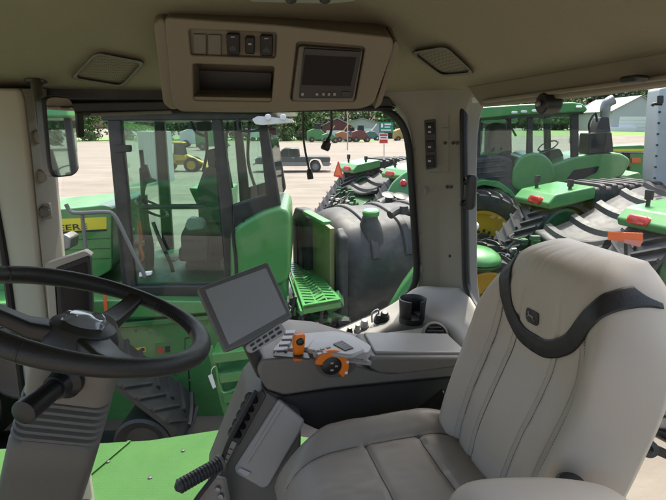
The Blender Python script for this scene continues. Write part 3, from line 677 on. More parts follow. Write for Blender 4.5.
# near armrest pad and belt buckle
ap = [at(470, 510, .60), at(505, 497, .625), at(560, 493, .64), at(610, 497, .645), at(640, 512, .64)]
b = MB(); rg = []; pth = smooth_path([at(452, 520, .58), at(478, 509, .60), at(520, 505, .615), at(575, 505, .63), at(620, 512, .635), at(645, 526, .63)], 6)
for i, p in enumerate(pth):
    t = i/(len(pth)-1); e = max(.12, math.sqrt(max(0, 1-abs(2*t-1)**4))); rg.append(rrect(p, Rs, UP, .042*e, .026*e, .022*e))
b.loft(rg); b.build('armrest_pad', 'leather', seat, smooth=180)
kb = at(572, 486, .70)
MB().lathe(kb, (0, -.25, .97), [(.026, -.03), (.027, 0), (.022, .006), (.004, .008)], 26).build('recline_knob', 'black_plastic', seat)
b = MB(); p = at(432, 408, 1.17)
b.loft([rrect(p+V((.05, .02, .03))*t, V((.6, -.3, -.7)).normalized(), V((.2, .9, .1)).normalized(), .02, .012, .006) for t in (-.9, 0, .9)]); b.box(p+V((.05, .01, -.012)), (.06, .02, .035), Matrix.Rotation(R(25), 3, 'Y'))
b.build('belt_buckle', 'black_gloss', seat, .004)
b = MB(); b.tube(smooth_path([at(405, 413, 1.27), at(420, 411, 1.25), at(435, 425, 1.22), at(452, 420, 1.2), at(458, 428, 1.19)]), .008, 8); b.build('belt_strap', 'black_plastic', seat)

# ================================================================== ARMREST CONSOLE
ac = thing('armrest_console', 'taupe and charcoal armrest console with orange levers and grey button panel', 'armrest console', at(380, 420, 1.4))
RA = 1.16; PA = PL(W(0, RA, 0), -RT); dep = RT*.27
body = rpoly([(257, 372), (262, 360), (300, 357), (330, 359), (372, 371), (392, 374), (470, 363), (470, 376), (400, 382), (330, 389), (284, 396), (266, 390)], 4)
slab('console_body', body, PA, 0, 'taupe', ac, 0, .012, 4, vec=dep)
dark = rpoly([(266, 389), (284, 395), (330, 388), (400, 381), (470, 375), (470, 440), (360, 436), (318, 430), (297, 420)], 4)
slab('console_skirt', dark, PA, 0, 'charcoal', ac, -.006, .010, 3, vec=dep*.9)
slab('skirt_edge', [(268, 391), (284, 396.5), (330, 389.5), (470, 376), (470, 377.2), (330, 391), (284, 398), (269, 393)], PA, .004, 'black_plastic', ac, .001)
# padded lid
lid = rpoly([(368, 362), (373, 357), (470, 357), (470, 366), (440, 370), (402, 375), (380, 374), (370, 369)], 4)
slab('armrest_lid', lid, PA, 0, 'taupe', ac, .006, .018, 5, vec=RT*.165)
lp = [PA.hit(x, y, .006) for x, y in ((375, 357), (470, 357))]
top = [lp[0]+F*-.004+RT*.015, lp[1]+RT*.015, lp[1]+RT*.15, lp[0]+RT*.15-F*.01]
MB().prism([p+UP*-.004 for p in top], UP*.012).build('armrest_cover', 'lid_grey', ac, .006, 4)
# sloping grey button panel on the top front part
zt = PA.hit(300, 357).z
def on_top(px, py, z=0.0): return gz(px, py, zt+z)
MB().prism([on_top(x, y, -.012) for x, y in rpoly([(272, 358), (282, 345), (300, 340), (335, 337), (352, 341), (372, 353), (368, 360), (330, 356), (300, 354)], 4)], UP*.020).build('button_panel', 'light_grey', ac, .006, 3)
bpn = ac.children[-1]
for k in range(4):
    x0 = 276+k*2.6; y0 = 353-k*5.6
    MB().prism([on_top(x, y, .008) for x, y in rpoly([(x0, y0), (x0+11, y0-.6), (x0+12.4, y0-4), (x0+2, y0-3.6)], 1)], UP*.008).build('panel_key', 'silver_panel', bpn, .002)
MB().prism([on_top(x, y, .008) for x, y in rpoly([(273, 357), (276, 352), (308, 354), (310, 360)], 1)], UP*.004).build('lever_slot', 'black_plastic', bpn, .002)
# screen-like keypad rising behind (grey hood with four keys)
hq = [(306, 354), (312, 343), (338, 339), (352, 343), (366, 354), (352, 360)]
MB().prism([on_top(x, y, .006) for x, y in rpoly(hq, 4)], UP*.013).build('keypad_hood', 'light_grey', ac, .010, 4)
kh = ac.children[-1]
for k in range(5):
    a = lerp(0, 1, k/4.6); 
    MB().prism([on_top(x, y, .0185) for x, y in ((333+a*11, 344.5+a*6), (342+a*11, 341+a*7), (344+a*11, 342.5+a*7), (335+a*11, 346.2+a*6))], UP*.003).build('panel_key', 'charcoal', kh, .001)
for (kx, ky) in ((314, 350), (320, 348.5), (326, 347), (317, 354), (323, 352.6), (329, 351.2)):
    MB().prism([on_top(x, y, .0185) for x, y in rpoly([(kx, ky), (kx+4, ky-1), (kx+4.8, ky+.8), (kx+.8, ky+1.8)], .5)], UP*.003).build('panel_key', 'silver_panel', kh, .001)
for (kx, ky) in ((284, 350.5), (287, 345.2), (291, 339.8)):
    MB().prism([on_top(x, y, .0165) for x, y in ((kx, ky), (kx+3, ky-.3), (kx+3.4, ky-1.6), (kx+.4, ky-1.3))], UP*.0008).build('key_mark', 'charcoal', bpn)
# row of small keys along the near edge
for k in range(3):
    x0 = 345+k*8
    slab('panel_key', rpoly([(x0, 357+k*1.4), (x0+6.5, 358+k*1.4), (x0+6.5, 361+k*1.4), (x0, 360.2+k*1.4)], .6), PA, .006, 'silver_panel', ac, .013, .0015)
slab('key_row', rpoly([(312, 352), (345, 355), (372, 362), (371, 366), (344, 362), (314, 358)], 1.5), PA, .02, 'light_grey', ac, .010, .003)
# orange levers
b = MB(); h0 = on_top(298, 357, .0); h1 = at(299, 334, h0.y-.01)
b.loft([rrect(lerp(h0, h1, t), V((.98, .2, 0)), V((-.2, .98, 0)), w, d, min(w, d)*.8) for t, w, d in ((-.1, .013, .010), (.35, .014, .011), (.6, .0165, .012), (.9, .0165, .013), (1.02, .012, .009))])
thr = b.build('speed_lever', 'orange', ac, smooth=60)
MB().ball(lerp(h0, h1, .76)+V((.004, -.012, 0)), .011, (1, .5, 1)).build('lever_button', 'black_plastic', thr)
rc = PA.hit(331, 364.5, .016)
ca = lambda r, a: rc+F*(-math.cos(a)*r)+UP*(math.sin(a)*r)
ringo = [ca(.046, R(-50+8*k)) for k in range(28)] + [ca(.026, R(-50+8*k)) for k in range(27, -1, -1)]
MB().prism(ringo, -RT*.014).build('dial_ring', 'orange', ac, .003, 2)
dr = ac.children[-1]
MB().lathe(rc+RT*.01, -RT, [(.026, 0), (.026, .018), (.022, .021), (.003, .022)], 28).build('dial_pad', 'black_plastic', dr)
for (dx, dz) in ((0, .010), (0, -.010), (.012, 0)):
    MB().box(rc-F*dx+UP*dz-RT*.0125, (.008, .003, .005), Matrix((F, RT, UP)).transposed()).build('dial_mark', 'light_grey', dr, .001)
for a in (15, -28): MB().ball(ca(.042, R(a))-RT*.016, .0045).build('dial_nub', 'decal_white', dr)
slab('dial_well', rpoly([(314, 353), (334, 350), (352, 356), (358, 366), (346, 377), (326, 378), (316, 370)], 6), PA, .004, 'taupe_dark', ac, .004, .002)
# ------------------------------------------------------------------ pedestal in front of the seat
pd = thing('console_pedestal', 'sloping dark grey pedestal with silver door and black switch row', 'console pedestal', at(260, 540, 1.25))
PP_ = PL(at(270, 440, 1.13), V((-.18, -.95, .22)))
slab('pedestal_body', rpoly([(262, 388), (302, 418), (300, 500), (296, 540), (212, 540), (206, 505), (232, 440), (246, 405)], 4), PP_, 0, 'taupe_dark', pd, 0, .010, 3, vec=RT*.22)
slab('silver_door', rpoly([(278, 399), (304, 421), (300, 432), (268, 487), (262, 489), (236, 474), (234, 468)], 3), PP_, .012, 'silver_panel', pd, .010, .005, 4)
sd = pd.children[-1]
slab('door_catch', rpoly([(240, 468), (251, 473), (247, 477), (237, 471)], 1.5), PP_, .006, 'light_grey', sd, .015, .003)
slab('door_ridge', [(281, 402), (285, 405), (248, 464), (245, 462)], PP_, .006, 'silver_panel', sd, .0125, .002)
slab('switch_rail', rpoly([(252, 394), (262, 390), (266, 396), (238, 447), (231, 442)], 2), PP_, .05, 'charcoal', pd, .004, .004)
for k in range(5):
    t = k/4.4; x = lerp(254, 236, t); y = lerp(399, 437, t)
    MB().lathe(PP_.hit(x, y, .002), (-.6, -.55, .55), [(.012, -.01), (.012, .008), (.015, .010), (.014, .022), (.004, .025)], 16).build('rotary_switch', 'black_gloss', pd)
slab('legend_plate', rpoly([(229, 440), (237, 443), (224, 470), (215, 466)], 1.5), PP_, .004, 'ledge', pd, .006, .002)
for k in range(4): slab('legend_line', [(229.5-k*2.6, 448+k*5), (233-k*2.6, 449.5+k*5), (232.6-k*2.6, 450.5+k*5), (229-k*2.6, 449+k*5)], PP_, .0006, 'charcoal', pd, .0066)
MB().tube(smooth_path([at(256, 391, 1.12), at(243, 415, 1.10), at(228, 444, 1.08), at(218, 470, 1.06), at(196, 500, 1.03), at(186, 520, 1.02)]), .006, 8).build('wiring_lead', 'black_plastic', pd)
# ------------------------------------------------------------------ ribbed foot peg
fg = thing('foot_peg', 'dark ribbed rubber foot peg on a bent bracket beside the pedestal', 'foot peg', at(214, 500, 1.05))
a0 = at(178.5, 487, .985); a1 = at(219, 464, 1.06); b = MB(); prof = []; Lp = (a1-a0).length
for k in range(13):
    h = Lp*k/13; prof += [(.0145, h+.0003), (.0175, h+Lp*.015), (.0175, h+Lp*.055), (.0145, h+Lp*.068)]
prof = [(.006, -.008), (.011, -.004)]+prof
b.lathe(a0, a1-a0, prof, 22); b.build('rubber_grip', 'charcoal', fg, smooth=40)
MB().lathe(a1, a1-a0, [(.021, 0), (.022, .006), (.018, .010)], 20).build('collar', 'taupe_dark', fg)
MB().prism([at(x, y, 1.06) for x, y in ((196, 500), (212, 478), (222, 480), (226, 500), (228, 545), (190, 545))], V((.01, .012, 0))).build('bracket', 'post_grey', fg, .004)
for x, y in ((218, 489), (221, 496)): MB().lathe(at(x, y, 1.055), (0, -1, .2), [(.008, 0), (.007, .006), (.002, .007)], 6).build('bolt', 'steel', fg)

# ================================================================== TOUCH MONITOR
tm = thing('touch_monitor', 'grey framed touch monitor, switched off, tilted over a button strip', 'monitor', at(250, 360, 1.2))
PT = PL(at(245, 308, 1.10), V((.30, -.80, .52)))
case = rpoly([(197, 288.5), (268, 261.5), (293, 316.5), (249, 343), (225, 352)], 3)
cs = slab('monitor_case', case, PT, .030, 'taupe_dark', tm, 0, .005, 3)
cs.data.materials.clear(); mat('monitor_grey', (.12, .12, .118), .42, var=.04); cs.data.materials.append(MATS['monitor_grey'])
slab('screen', rpoly([(205, 290), (266, 268), (286.5, 313), (229, 345)], 1.5), PT, .002, 'screen_off', tm, .0015)
strip = rpoly([(246, 345), (281, 322), (286, 329), (286, 333), (252, 353), (247, 350)], 2.5)
slab('button_strip', strip, PT, .02, 'light_grey', tm, .002, .004)
bs = tm.children[-1]
for r_ in range(2):
    for k in range(5):
        x = lerp(252, 277, k/4)+r_*2.4; y = lerp(344.5, 328.5, k/4)+r_*4.0
        slab('strip_button', rpoly([(x-2, y+.4), (x+2, y-2.2), (x+3, y-.2), (x-1, y+2.5)], .6), PT, .004, 'charcoal', bs, .0055, .001)
b = MB(); q0 = PT.hit(250, 322, -.03); q1 = at(262, 372, 1.22); b.tube(smooth_path([q0, q0-PT.n*.06-UP*.03, lerp(q0, q1, .7)-UP*.02, q1]), .018, 12); b.build('monitor_arm', 'charcoal', tm)
# ================================================================== GROUND
def gheight(x, y):
    s = sstep(12, 26, x-(y-110)*.2)
    return s*(1.4*sstep(104, 118, y)+1.0*sstep(118, 130, y))
b = MB()
xs = [-900, -400, -150, -70, -30, 0, 10, 14, 18, 22, 26, 30, 40, 60, 90, 150, 400, 900]; ys = [-600, -100, -20, 0, 10, 30, 60, 90, 103, 107, 111, 115, 118, 122, 126, 130, 140, 180, 400, 900, 2200]
vs = [[b.bm.verts.new((x, y, gheight(x, y))) for y in ys] for x in xs]
for i in range(len(xs)-1):
    for j in range(len(ys)-1): b.bm.faces.new((vs[i][j], vs[i+1][j], vs[i+1][j+1], vs[i][j+1]))
struct(b.build('ground', 'lot', smooth=180))
b = MB(); xs = [22, 26, 30, 40, 60, 90, 150]; ys = [118.5, 122, 126, 130, 140, 180]
vs = [[b.bm.verts.new((x, y, gheight(x, y)+.03)) for y in ys] for x in xs]
for i in range(len(xs)-1):
    for j in range(len(ys)-1): b.bm.faces.new((vs[i][j], vs[i+1][j], vs[i+1][j+1], vs[i][j+1]))
o = b.build('lawn', 'lawn', smooth=180); o['kind'] = 'structure'
b = MB().prism([V((-200, 118, .004)), V((11, 118, .004)), V((11, 190, .004)), V((-200, 190, .004))], (0, 0, .02)); struct(b.build('grass_verge', 'lawn'))

# ================================================================== helpers for machines
def belt_mesh(loop, wv, th=.05, lug=.055, pitch=.19, half=True):
    """rubber belt round a closed side-view loop, wv = full width vector, chevron lugs outside"""
    n = len(loop); ctr = sum(loop, V((0, 0, 0)))/n; wd = wv.normalized()
    out = []
    for i in range(n):
        t = (loop[(i+1) % n]-loop[i-1]).normalized(); nn = t.cross(wd)
        if nn.dot(loop[i]-ctr) < 0: nn = -nn
        out.append(nn.normalized())
    b = MB(); rings = [[loop[i]-wv*.5, loop[i]+wv*.5, loop[i]+wv*.5-out[i]*th, loop[i]-wv*.5-out[i]*th] for i in range(n)]
    rings.append(rings[0]); b.loft(rings, cap=False)
    # arc-length sampler
    L_ = [0]
    for i in range(n): L_.append(L_[-1]+(loop[(i+1) % n]-loop[i]).length)
    tot = L_[-1]
    def P(s):
        s %= tot
        for i in range(n):
            if L_[i+1] >= s: break
        k = (s-L_[i])/max(1e-6, L_[i+1]-L_[i]); return lerp(loop[i], loop[(i+1) % n], k), lerp(out[i], out[(i+1) % n], k).normalized()
    m = int(tot/pitch); bw = pitch*.30
    for k in range(m):
        for sgn in (-1, 1):
            s0 = tot*k/m + (pitch*.5 if sgn > 0 else 0); sk = pitch*1.1
            rg = []
            for q in (0, .33, .66, 1):
                p, nn = P(s0+sk*(1-q)); a, n1 = P(s0+sk*(1-q)+bw); off = wv*.5*sgn*(.04+.96*q)
                rg.append([p+off-nn*.005, a+off-n1*.005, a+off+n1*lug-(a-p)*.2, p+off+nn*lug+(a-p)*.2])
            b.loft(rg)
    return b
def tri_loop(c3, n=10):
    """hull loop of three circles [(center(y,z), r)...] counter-clockwise in 2-D"""
    pts = []
    k = len(c3)
    for i in range(k):
        (c0, r0), (c1, r1), (c2, r2) = c3[i-1], c3[i], c3[(i+1) % k]
        def ang(a, ra, b_, rb):
            d = math.atan2(b_[1]-a[1], b_[0]-a[0]); D = math.hypot(b_[0]-a[0], b_[1]-a[1]); return d-math.pi/2+math.asin(max(-1, min(1, (rb-ra)/D)))*-1
        a0 = ang(c0, r0, c1, r1); a1 = ang(c1, r1, c2, r2)
        while a1 < a0: a1 += 2*math.pi
        m = max(3, int((a1-a0)/.25))
        for j in range(m+1):
            a = lerp(a0, a1, j/m); pts.append((c1[0]+math.cos(a)*r1, c1[1]+math.sin(a)*r1))
    return pts
def resample(pts, step):
    out = []; n = len(pts)
    for i in range(n):
        a, b_ = V(pts[i]), V(pts[(i+1) % n]); m = max(1, int((b_-a).length/step))
        for k in range(m): out.append(a.lerp(b_, k/m))
    return out
def make_tyre(par, c, axis, Rr, width, rim, lugn=26, name='wheel', facing=None):
    """agricultural tyre with chevron lugs; wheel part > tyre, rim, hub"""
    axis = V(axis).normalized(); u = UP if abs(axis.z) < .9 else V((1, 0, 0)); u = (u-axis*u.dot(axis)).normalized(); w_ = axis.cross(u)
    b = MB(); hw = width/2; r0 = rim
    prof = [(r0, -hw*.75), (r0+.05, -hw*.95), (Rr*.80, -hw*1.06), (Rr*.93, -hw*1.0), (Rr-.05, -hw*.85), (Rr-.04, 0), (Rr-.05, hw*.85), (Rr*.93, hw*1.0), (Rr*.80, hw*1.06), (r0+.05, hw*.95), (r0, hw*.75)]
    b.lathe(c, axis, prof, 64, cap=False)
    for k in range(lugn):
        for s in (-1, 1):
            a0 = 2*math.pi*(k+(.5 if s > 0 else 0))/lugn; rg = []
            for q, rr in ((.0, Rr), (.4, Rr), (.8, Rr*.99), (1.02, Rr*.955), (1.04, Rr*.86)):
                a = a0+(.30*(1-q)) ; da = .055
                f_ = lambda ang, rad: c+axis*(s*q*hw)+(u*math.cos(ang)+w_*math.sin(ang))*rad
                rg.append([f_(a, rr-.07), f_(a+da, rr-.07), f_(a+da*.85, rr+.02), f_(a+da*.15, rr+.02)])
            b.loft(rg)
    wh = b.build(name, 'rubber', par, smooth=30)
    fd = facing if facing is not None else 1
    rm = MB(); h = hw*.75*fd
    rm.lathe(c, axis, [(r0+.02, -hw*.8), (r0+.02, hw*.8), (r0*.93, hw*.78), (r0*.90, hw*.45), (r0*.62, hw*.30), (r0*.35, hw*.34), (.02, hw*.34), (.02, -hw*.34), (r0*.35, -hw*.34), (r0*.62, -hw*.30), (r0*.90, -hw*.45), (r0*.93, -hw*.78)], 48, cap=False)
    rmo = rm.build('rim', 'yellow', wh, smooth=30)
    for s in (-1, 1):
        hb = MB(); hb.lathe(c+axis*(s*hw*.33), axis*s, [(r0*.22, -.01), (r0*.22, .02), (r0*.16, .05), (r0*.15, .12), (.01, .13)], 24)
        hb.build('hub', 'decal_black', wh, smooth=30)
        bt = MB()
        for k in range(10):
            a = 2*math.pi*k/10; bt.lathe(c+axis*(s*hw*.33)+(u*math.cos(a)+w_*math.sin(a))*r0*.30, axis*s, [(.030, -.005), (.030, .035), (.012, .04)], 6)
        bt.build('wheel_nuts', 'decal_black', wh)
    return wh
def ftrans(O, h):
    h = V(h).normalized(); l = V((h.y, -h.x, 0)); O = V(O)
    return lambda x, y, z: O + l*x + h*y + UP*z, h, l
def lprism(T, pts_yz, x0, x1):      # profile in (y,z), extruded across
    a = [T(x0, y, z) for y, z in pts_yz]; return MB().prism(a, T(x1, 0, 0)-T(x0, 0, 0))

def tracked_tractor(label, O, h, spacing=2.0, fz=0.0, lamps=True, cabin=True, smv=True, seed=1, gap_tank=True, fy=.75):
    rnd = random.Random(seed)
    T, hv, lv_ = ftrans(O, h)
    t = thing('tracked_tractor', label, 'tractor', O, 'parked tracked tractors')
    loop2 = resample(tri_loop([((.02, .46), .46), ((2.45, .44), .44), ((1.05, 1.50), .54)]), .10)
    for s in (-1, 1):
        xc = s*spacing/2
        tr = belt_mesh([T(xc, p.x, p.y) for p in loop2], lv_*.72).build('track', 'rubber', t, smooth=25)
        for (y, z, r, m_) in ((.02, .46, .37, 'yellow'), (2.45, .44, .37, 'yellow'), (1.05, 1.50, .45, 'yellow'), (.6, .25, .2, 'yellow'), (1.2, .25, .2, 'yellow'), (1.8, .25, .2, 'yellow')):
            MB().lathe(T(xc-.3, y, z), lv_, [(.02, 0), (r*.6, .02), (r*.9, -.02), (r, 0), (r, .6), (r*.9, .62), (r*.6, .58), (.02, .6)], 28, cap=False).build('track_roller', 'green_dark', tr, smooth=30)
        # fender: rear block with lamp, then ribbed black deck
        fb_ = lprism(T, [(fy-.12, 1.96+fz), (fy-.16, 2.06+fz), (fy-.02, 2.20+fz), (fy+.70, 2.30+fz), (fy+.74, 2.26+fz), (fy+.74, 2.10+fz), (fy+.3, 2.02+fz)], xc-.42, xc+.42).build('fender', 'green', t, .05, 4)
        nrm = (T(0, -1, .28)-T(0, 0, 0)).normalized()
        for e in (-1,):
            p = T(xc-.10*s, fy-.135, 2.08+fz); a = (T(1, 0, 0)-T(0, 0, 0))
            up2 = nrm.cross(a).normalized(); up2 = up2 if up2.z > 0 else -up2
            MB().loft([rrect(p+nrm*q, a, up2, w, hh, hh*.9, 5) for q, w, hh in ((-.03, .155, .062), (.025, .155, .062), (.04, .13, .045))]).build('tail_lamp', 'red_lens', fb_)
        MB().loft([rrect(T(xc-.25, fy+.15, z+fz), lv_, hv, w, .03, .02) for z, w in ((2.18, .02), (2.30, .02), (2.31, .05), (2.42, .055), (2.43, .05))]).build('work_lamp', 'black_plastic', fb_)
        MB().loft([rrect(T(xc+.28, fy+.35, z+fz), lv_, hv, w, .03, .02) for z, w in ((2.18, .015), (2.28, .02), (2.30, .05), (2.40, .05))]).build('work_lamp', 'black_plastic', fb_)
        lprism(T, [(fy+.76, 1.85+fz), (fy+.76, 2.27+fz), (2.6, 2.30+fz), (2.85, 2.15+fz), (2.85, 1.90+fz)], xc-.40, xc+.40).build('side_tank', 'tank_black', t, .06, 4)
        rb = MB()
        for k in range(6):
            y = fy+.85+k*.24; rb.prism([T(xc-.415, y, 1.9+fz), T(xc-.415, y, 2.30+fz), T(xc-.36, y, 2.325+fz), T(xc+.36, y, 2.325+fz), T(xc+.415, y, 2.30+fz), T(xc+.415, y, 1.9+fz)], hv*.10)
        rb.build('tank_rib', 'rubber', t.children[-1], .02, 2)
        MB().lathe(T(xc+s*.05, 1.05, 1.50), lv_, [(.10, -.5), (.10, .5)], 14).build('axle_stub', 'green_dark', t)
    # centre: frame, tank, hitch
    lprism(T, [(.1, .75), (.1, 1.35), (.5, 1.55), (3.0, 1.55), (3.0, .65), (.6, .6)], -.45, .45).build('rear_frame', 'green_dark', t, .03)
    if gap_tank:
        mt_ = [(T(lerp(-.52, .52, u), .55, 1.5)) for u in (0, 1)]
        b = MB(); b.quadgrid(lambda u, v: T(lerp(-.56, .56, u), lerp(.35, 2.8, v), 1.55+fz+.62*sstep(0, .9, v)+.12*(2*u-1)**2), 10, 16); b.build('fuel_tank', 'tank_grey', t, smooth=180, solid=.06)
        ft = t.children[-1]; rb = MB()
        for k in range(5):
            v0 = .06+.19*k; rb.loft([[T(lerp(-.57, .57, u/10), lerp(.35, 2.8, v0+dv), 1.55+fz+.62*sstep(0, .9, v0+dv)+.12*(2*u/10-1)**2+dz) for dv, dz in ((0, 0), (.012, .07), (.05, .07), (.065, 0))] for u in range(11)])
        rb.build('tank_rib', 'rubber', ft, smooth=40)
    arms = MB()
    for s in (-1, 1):
        arms.tube([T(s*.32, .1, .95), T(s*.36, -.55, .62)], .045, 8); arms.tube([T(s*.30, .12, 1.4), T(s*.36, -.35, .72)], .03, 8)
    arms.build('hitch_arms', 'green_dark', t)
    hy = MB()
    for k in range(26):
        p = T(rnd.uniform(-.5, .5), rnd.uniform(-.12, .12), rnd.uniform(.9, 1.75)); hy.box(p, (rnd.uniform(.04, .14), rnd.uniform(.04, .12), rnd.uniform(.04, .14)))
    hy.build('valve_block', 'green_dark', t, .01)
    ch = MB()
    for k in range(8):
        p = T(rnd.uniform(-.5, .5), -.15, rnd.uniform(1.0, 1.7)); q = p+V((rnd.uniform(-.2, .2), rnd.uniform(-.15, 0), -rnd.uniform(.1, .4)))
        ch.tube(smooth_path([p, lerp(p, q, .5)-hv*.18, q]), .018, 6)
    ch.build('hydraulic_hoses', 'rubber', t)
    cc_ = MB()
    for k in range(8): cc_.lathe(T(-.4+.11*k, -.2, 1.35+.12*(k % 2)), -hv, [(.035, 0), (.035, .08), (.02, .09)], 10)
    cc_.build('couplings', 'chrome', t)
    if smv:
        tri = lambda r, o: [T(-.55+r*math.cos(a), .1-o, 2.05+fz+r*math.sin(a)) for a in (R(90), R(210), R(330))]
        cutc = lambda pts, k: [q for i in range(3) for q in (lerp(pts[i], pts[i-1], k), lerp(pts[i], pts[(i+1) % 3], k))]
        MB().prism(cutc(tri(.29, .0), .08), hv*.004).build('warning_triangle', 'smv_red', t)
        MB().prism(tri(.19, .004), hv*.003).build('triangle_centre', 'smv_orange', t.children[-1])
        MB().tube([T(-.55, .13, 1.2), T(-.55, .13, 2.0)], .02, 8).build('sign_post', 'green_dark', t)
    # neck, cab and hood further forward
    if cabin:
        lprism(T, [(2.9, .7), (2.9, 1.5), (7.3, 1.5), (7.5, .9), (7.0, .7)], -.45, .45).build('front_frame', 'green_dark', t, .03)
        lprism(T, [(4.9, 1.45), (4.9, 2.35), (6.4, 2.25), (7.5, 2.05), (7.65, 1.9), (7.6, 1.35)], -.55, .55).build('hood', 'green', t, .12, 5)
        loopf = resample(tri_loop([((4.3, .44), .44), ((6.5, .44), .44), ((5.4, 1.25), .50)]), .14)
        for s in (-1, 1): belt_mesh([T(s*spacing/2, p.x, p.y) for p in loopf], lv_*.72).build('track', 'rubber', t, smooth=25)
        cabin_box(t, T, 3.0, 4.9, 1.7, 3.35, .85)
    return t
def cabin_box(t, T, y0, y1, z0, z1, hw, glass='far_glass'):
    hv = (T(0, 1, 0)-T(0, 0, 0)); lv_ = T(1, 0, 0)-T(0, 0, 0)
    lprism(T, [(y0, z0-.25), (y0, z0), (y1, z0), (y1, z0-.25)], -hw, hw).build('cab_base', 'green', t, .03)
    lprism(T, [(y0-.15, z1-.02), (y0-.1, z1+.16), (y0+.2, z1+.24), (y1-.2, z1+.24), (y1+.25, z1+.12), (y1+.25, z1-.02)], -hw-.08, hw+.08).build('cab_roof', 'green', t, .05, 4)
    for s in (-1, 1):
        for y, yt in ((y0+.05, y0+.05), ((y0+y1)/2-.15, (y0+y1)/2-.15), (y1-.05, y1-.02)):
            MB().tube([T(s*(hw-.05), y, z0), T(s*(hw-.05), yt, z1)], .055, 8).build('cab_pillar', 'black_frame', t)
        MB().prism([T(s*(hw-.03), y0+.1, z0+.02), T(s*(hw-.03), y1-.1, z0+.02), T(s*(hw-.03), y1-.1, z1), T(s*(hw-.03), y0+.1, z1)], lv_*.006).build('cab_window', glass, t)
    for y in (y0+.03, y1-.03): MB().prism([T(-hw+.1, y, z0+.02), T(hw-.1, y, z0+.02), T(hw-.1, y, z1), T(-hw+.1, y, z1)], hv*.006).build('cab_window', glass, t)
    ym = (y0+y1)/2-.1
    MB().prism([T(-.25, ym-.25, z0), T(-.25, ym-.25, z0+.5), T(-.25, ym-.45, z0+1.2), T(-.25, ym-.3, z0+1.2), T(-.25, ym-.1, z0+.55), T(-.25, ym+.3, z0+.5), T(-.25, ym+.3, z0)], lv_*.5).build('driver_seat', 'seat_cloth', t, .05, 3)
    MB().tube([T(0, y1-.35, z0), T(0, ym+.45, z0+.75)], .05, 8).build('steering_post', 'black_plastic', t)
    MB().lathe(T(0, ym+.43, z0+.78), (T(0, -.5, .85)-T(0, 0, 0)), [(.19, -.012), (.21, 0), (.19, .012), (.17, 0), (.19, -.012)], 24, cap=False).build('steering_rim', 'black_plastic', t)

# ================================================================== NEAR NEIGHBOUR: articulated tractor beside the own cab
nt = thing('articulated_tractor', 'big green tractor alongside, glass cab in front of a black ribbed fuel tank', 'tractor', gz(170, 420))
SN = PL(at(200, 250, 5.0), (.06, -1, 0)); aw = -SN.n
def ns(name, poly, off, depth, m, par=None, bevel=.01, seg=2, shift=0.0, label=None, smooth=35):
    pts = [p+aw*shift for p in SN.pts(poly, off)]
    return MB().prism(pts, aw*depth).build(name, m, par or nt, bevel, seg, label=label, smooth=smooth)
# hood with yellow stripe and lettering
hd = ns('hood', rpoly([(-150, 226), (-140, 216), (20, 213), (104, 205), (112, 208), (112, 270), (80, 287), (-150, 300)], 5), -.25, 1.25, 'green', bevel=.07, seg=4)
ns('stripe', [(-110, 226), (106.5, 217), (106.5, 229), (-110, 241)], -.246, .004, 'decal_yellow', hd, 0)
ns('stripe_edge', [(-110, 241), (106.5, 229), (106.5, 231), (-110, 243.5)], -.246, .004, 'decal_black', hd, 0)
tx0 = SN.hit(6, 234.2, -.244); tx1 = SN.hit(87.5, 229.0, -.244)
text_mesh('JOHN DEERE', .088, tx0, tx1-tx0, UP, 'decal_black', 'lettering', hd, fit=(tx1-tx0).length, th=.003)
for y in (238, 248, 258): ns('hood_joint', [(-110, y+9), (110, y), (110, y+.8), (-110, y+9.8)], -.247, .003, 'green_dark', hd, 0)
# body under the cab
ns('deck_ledge', [(-120, 306), (112, 300), (236, 302), (240, 311), (150, 318), (-120, 322)], .16, 1.9, 'green', bevel=.02)
bd = ns('body_panel', [(-120, 322), (150, 316), (238, 308), (240, 330), (237, 440), (60, 470), (-120, 480)], .02, 1.6, 'green', bevel=.03, seg=3)
ns('body_ledge', [(-120, 330), (130, 322), (236, 313), (237, 318), (130, 328), (-120, 336)], .09, .2, 'green', bevel=.015)
for x, y in ((148, 326), (150, 333), (136, 331), (168, 338), (158, 334), (176, 374), (190, 380), (120, 345)): MB().lathe(SN.hit(x, y, .02), SN.n, [(.014, 0), (.014, .008), (.005, .012)], 6).build('panel_bolt', 'steel', bd)
ns('panel_joint', [(187, 352), (188.2, 352), (192.5, 424), (191, 424)], .024, .004, 'decal_black', bd, 0)
ns('panel_joint', [(184.5, 338), (196, 336), (196, 337), (185.5, 339), (185.5, 352), (184.5, 352)], .024, .004, 'decal_black', bd, 0)
lb = ns('warning_label', [(131, 348.5), (145.5, 346.8), (145.5, 352), (131, 353.4)], .025, .004, 'decal_yellow', bd, 0)
ns('label_mark', [(141, 348.3), (144.5, 347.9), (144.5, 351), (141, 351.3)], .0285, .003, 'decal_black', lb, 0)
lb = ns('warning_label', [(155, 344), (171.5, 342), (171.5, 354), (155, 355.4)], .025, .004, 'green_worn', bd, 0)
ns('label_mark', [(157, 347.5), (163, 346.8), (163, 353), (157, 353.5)], .0285, .003, 'label_red', lb, 0)
ns('label_mark', [(165, 346.5), (170, 346), (170, 352.3), (165, 352.8)], .0285, .003, 'decal_black', lb, 0)
ns('headlamp_bracket', [(57, 238), (64, 234), (71, 238), (70, 249), (60, 252)], .1, .2, 'steel', bevel=.02)
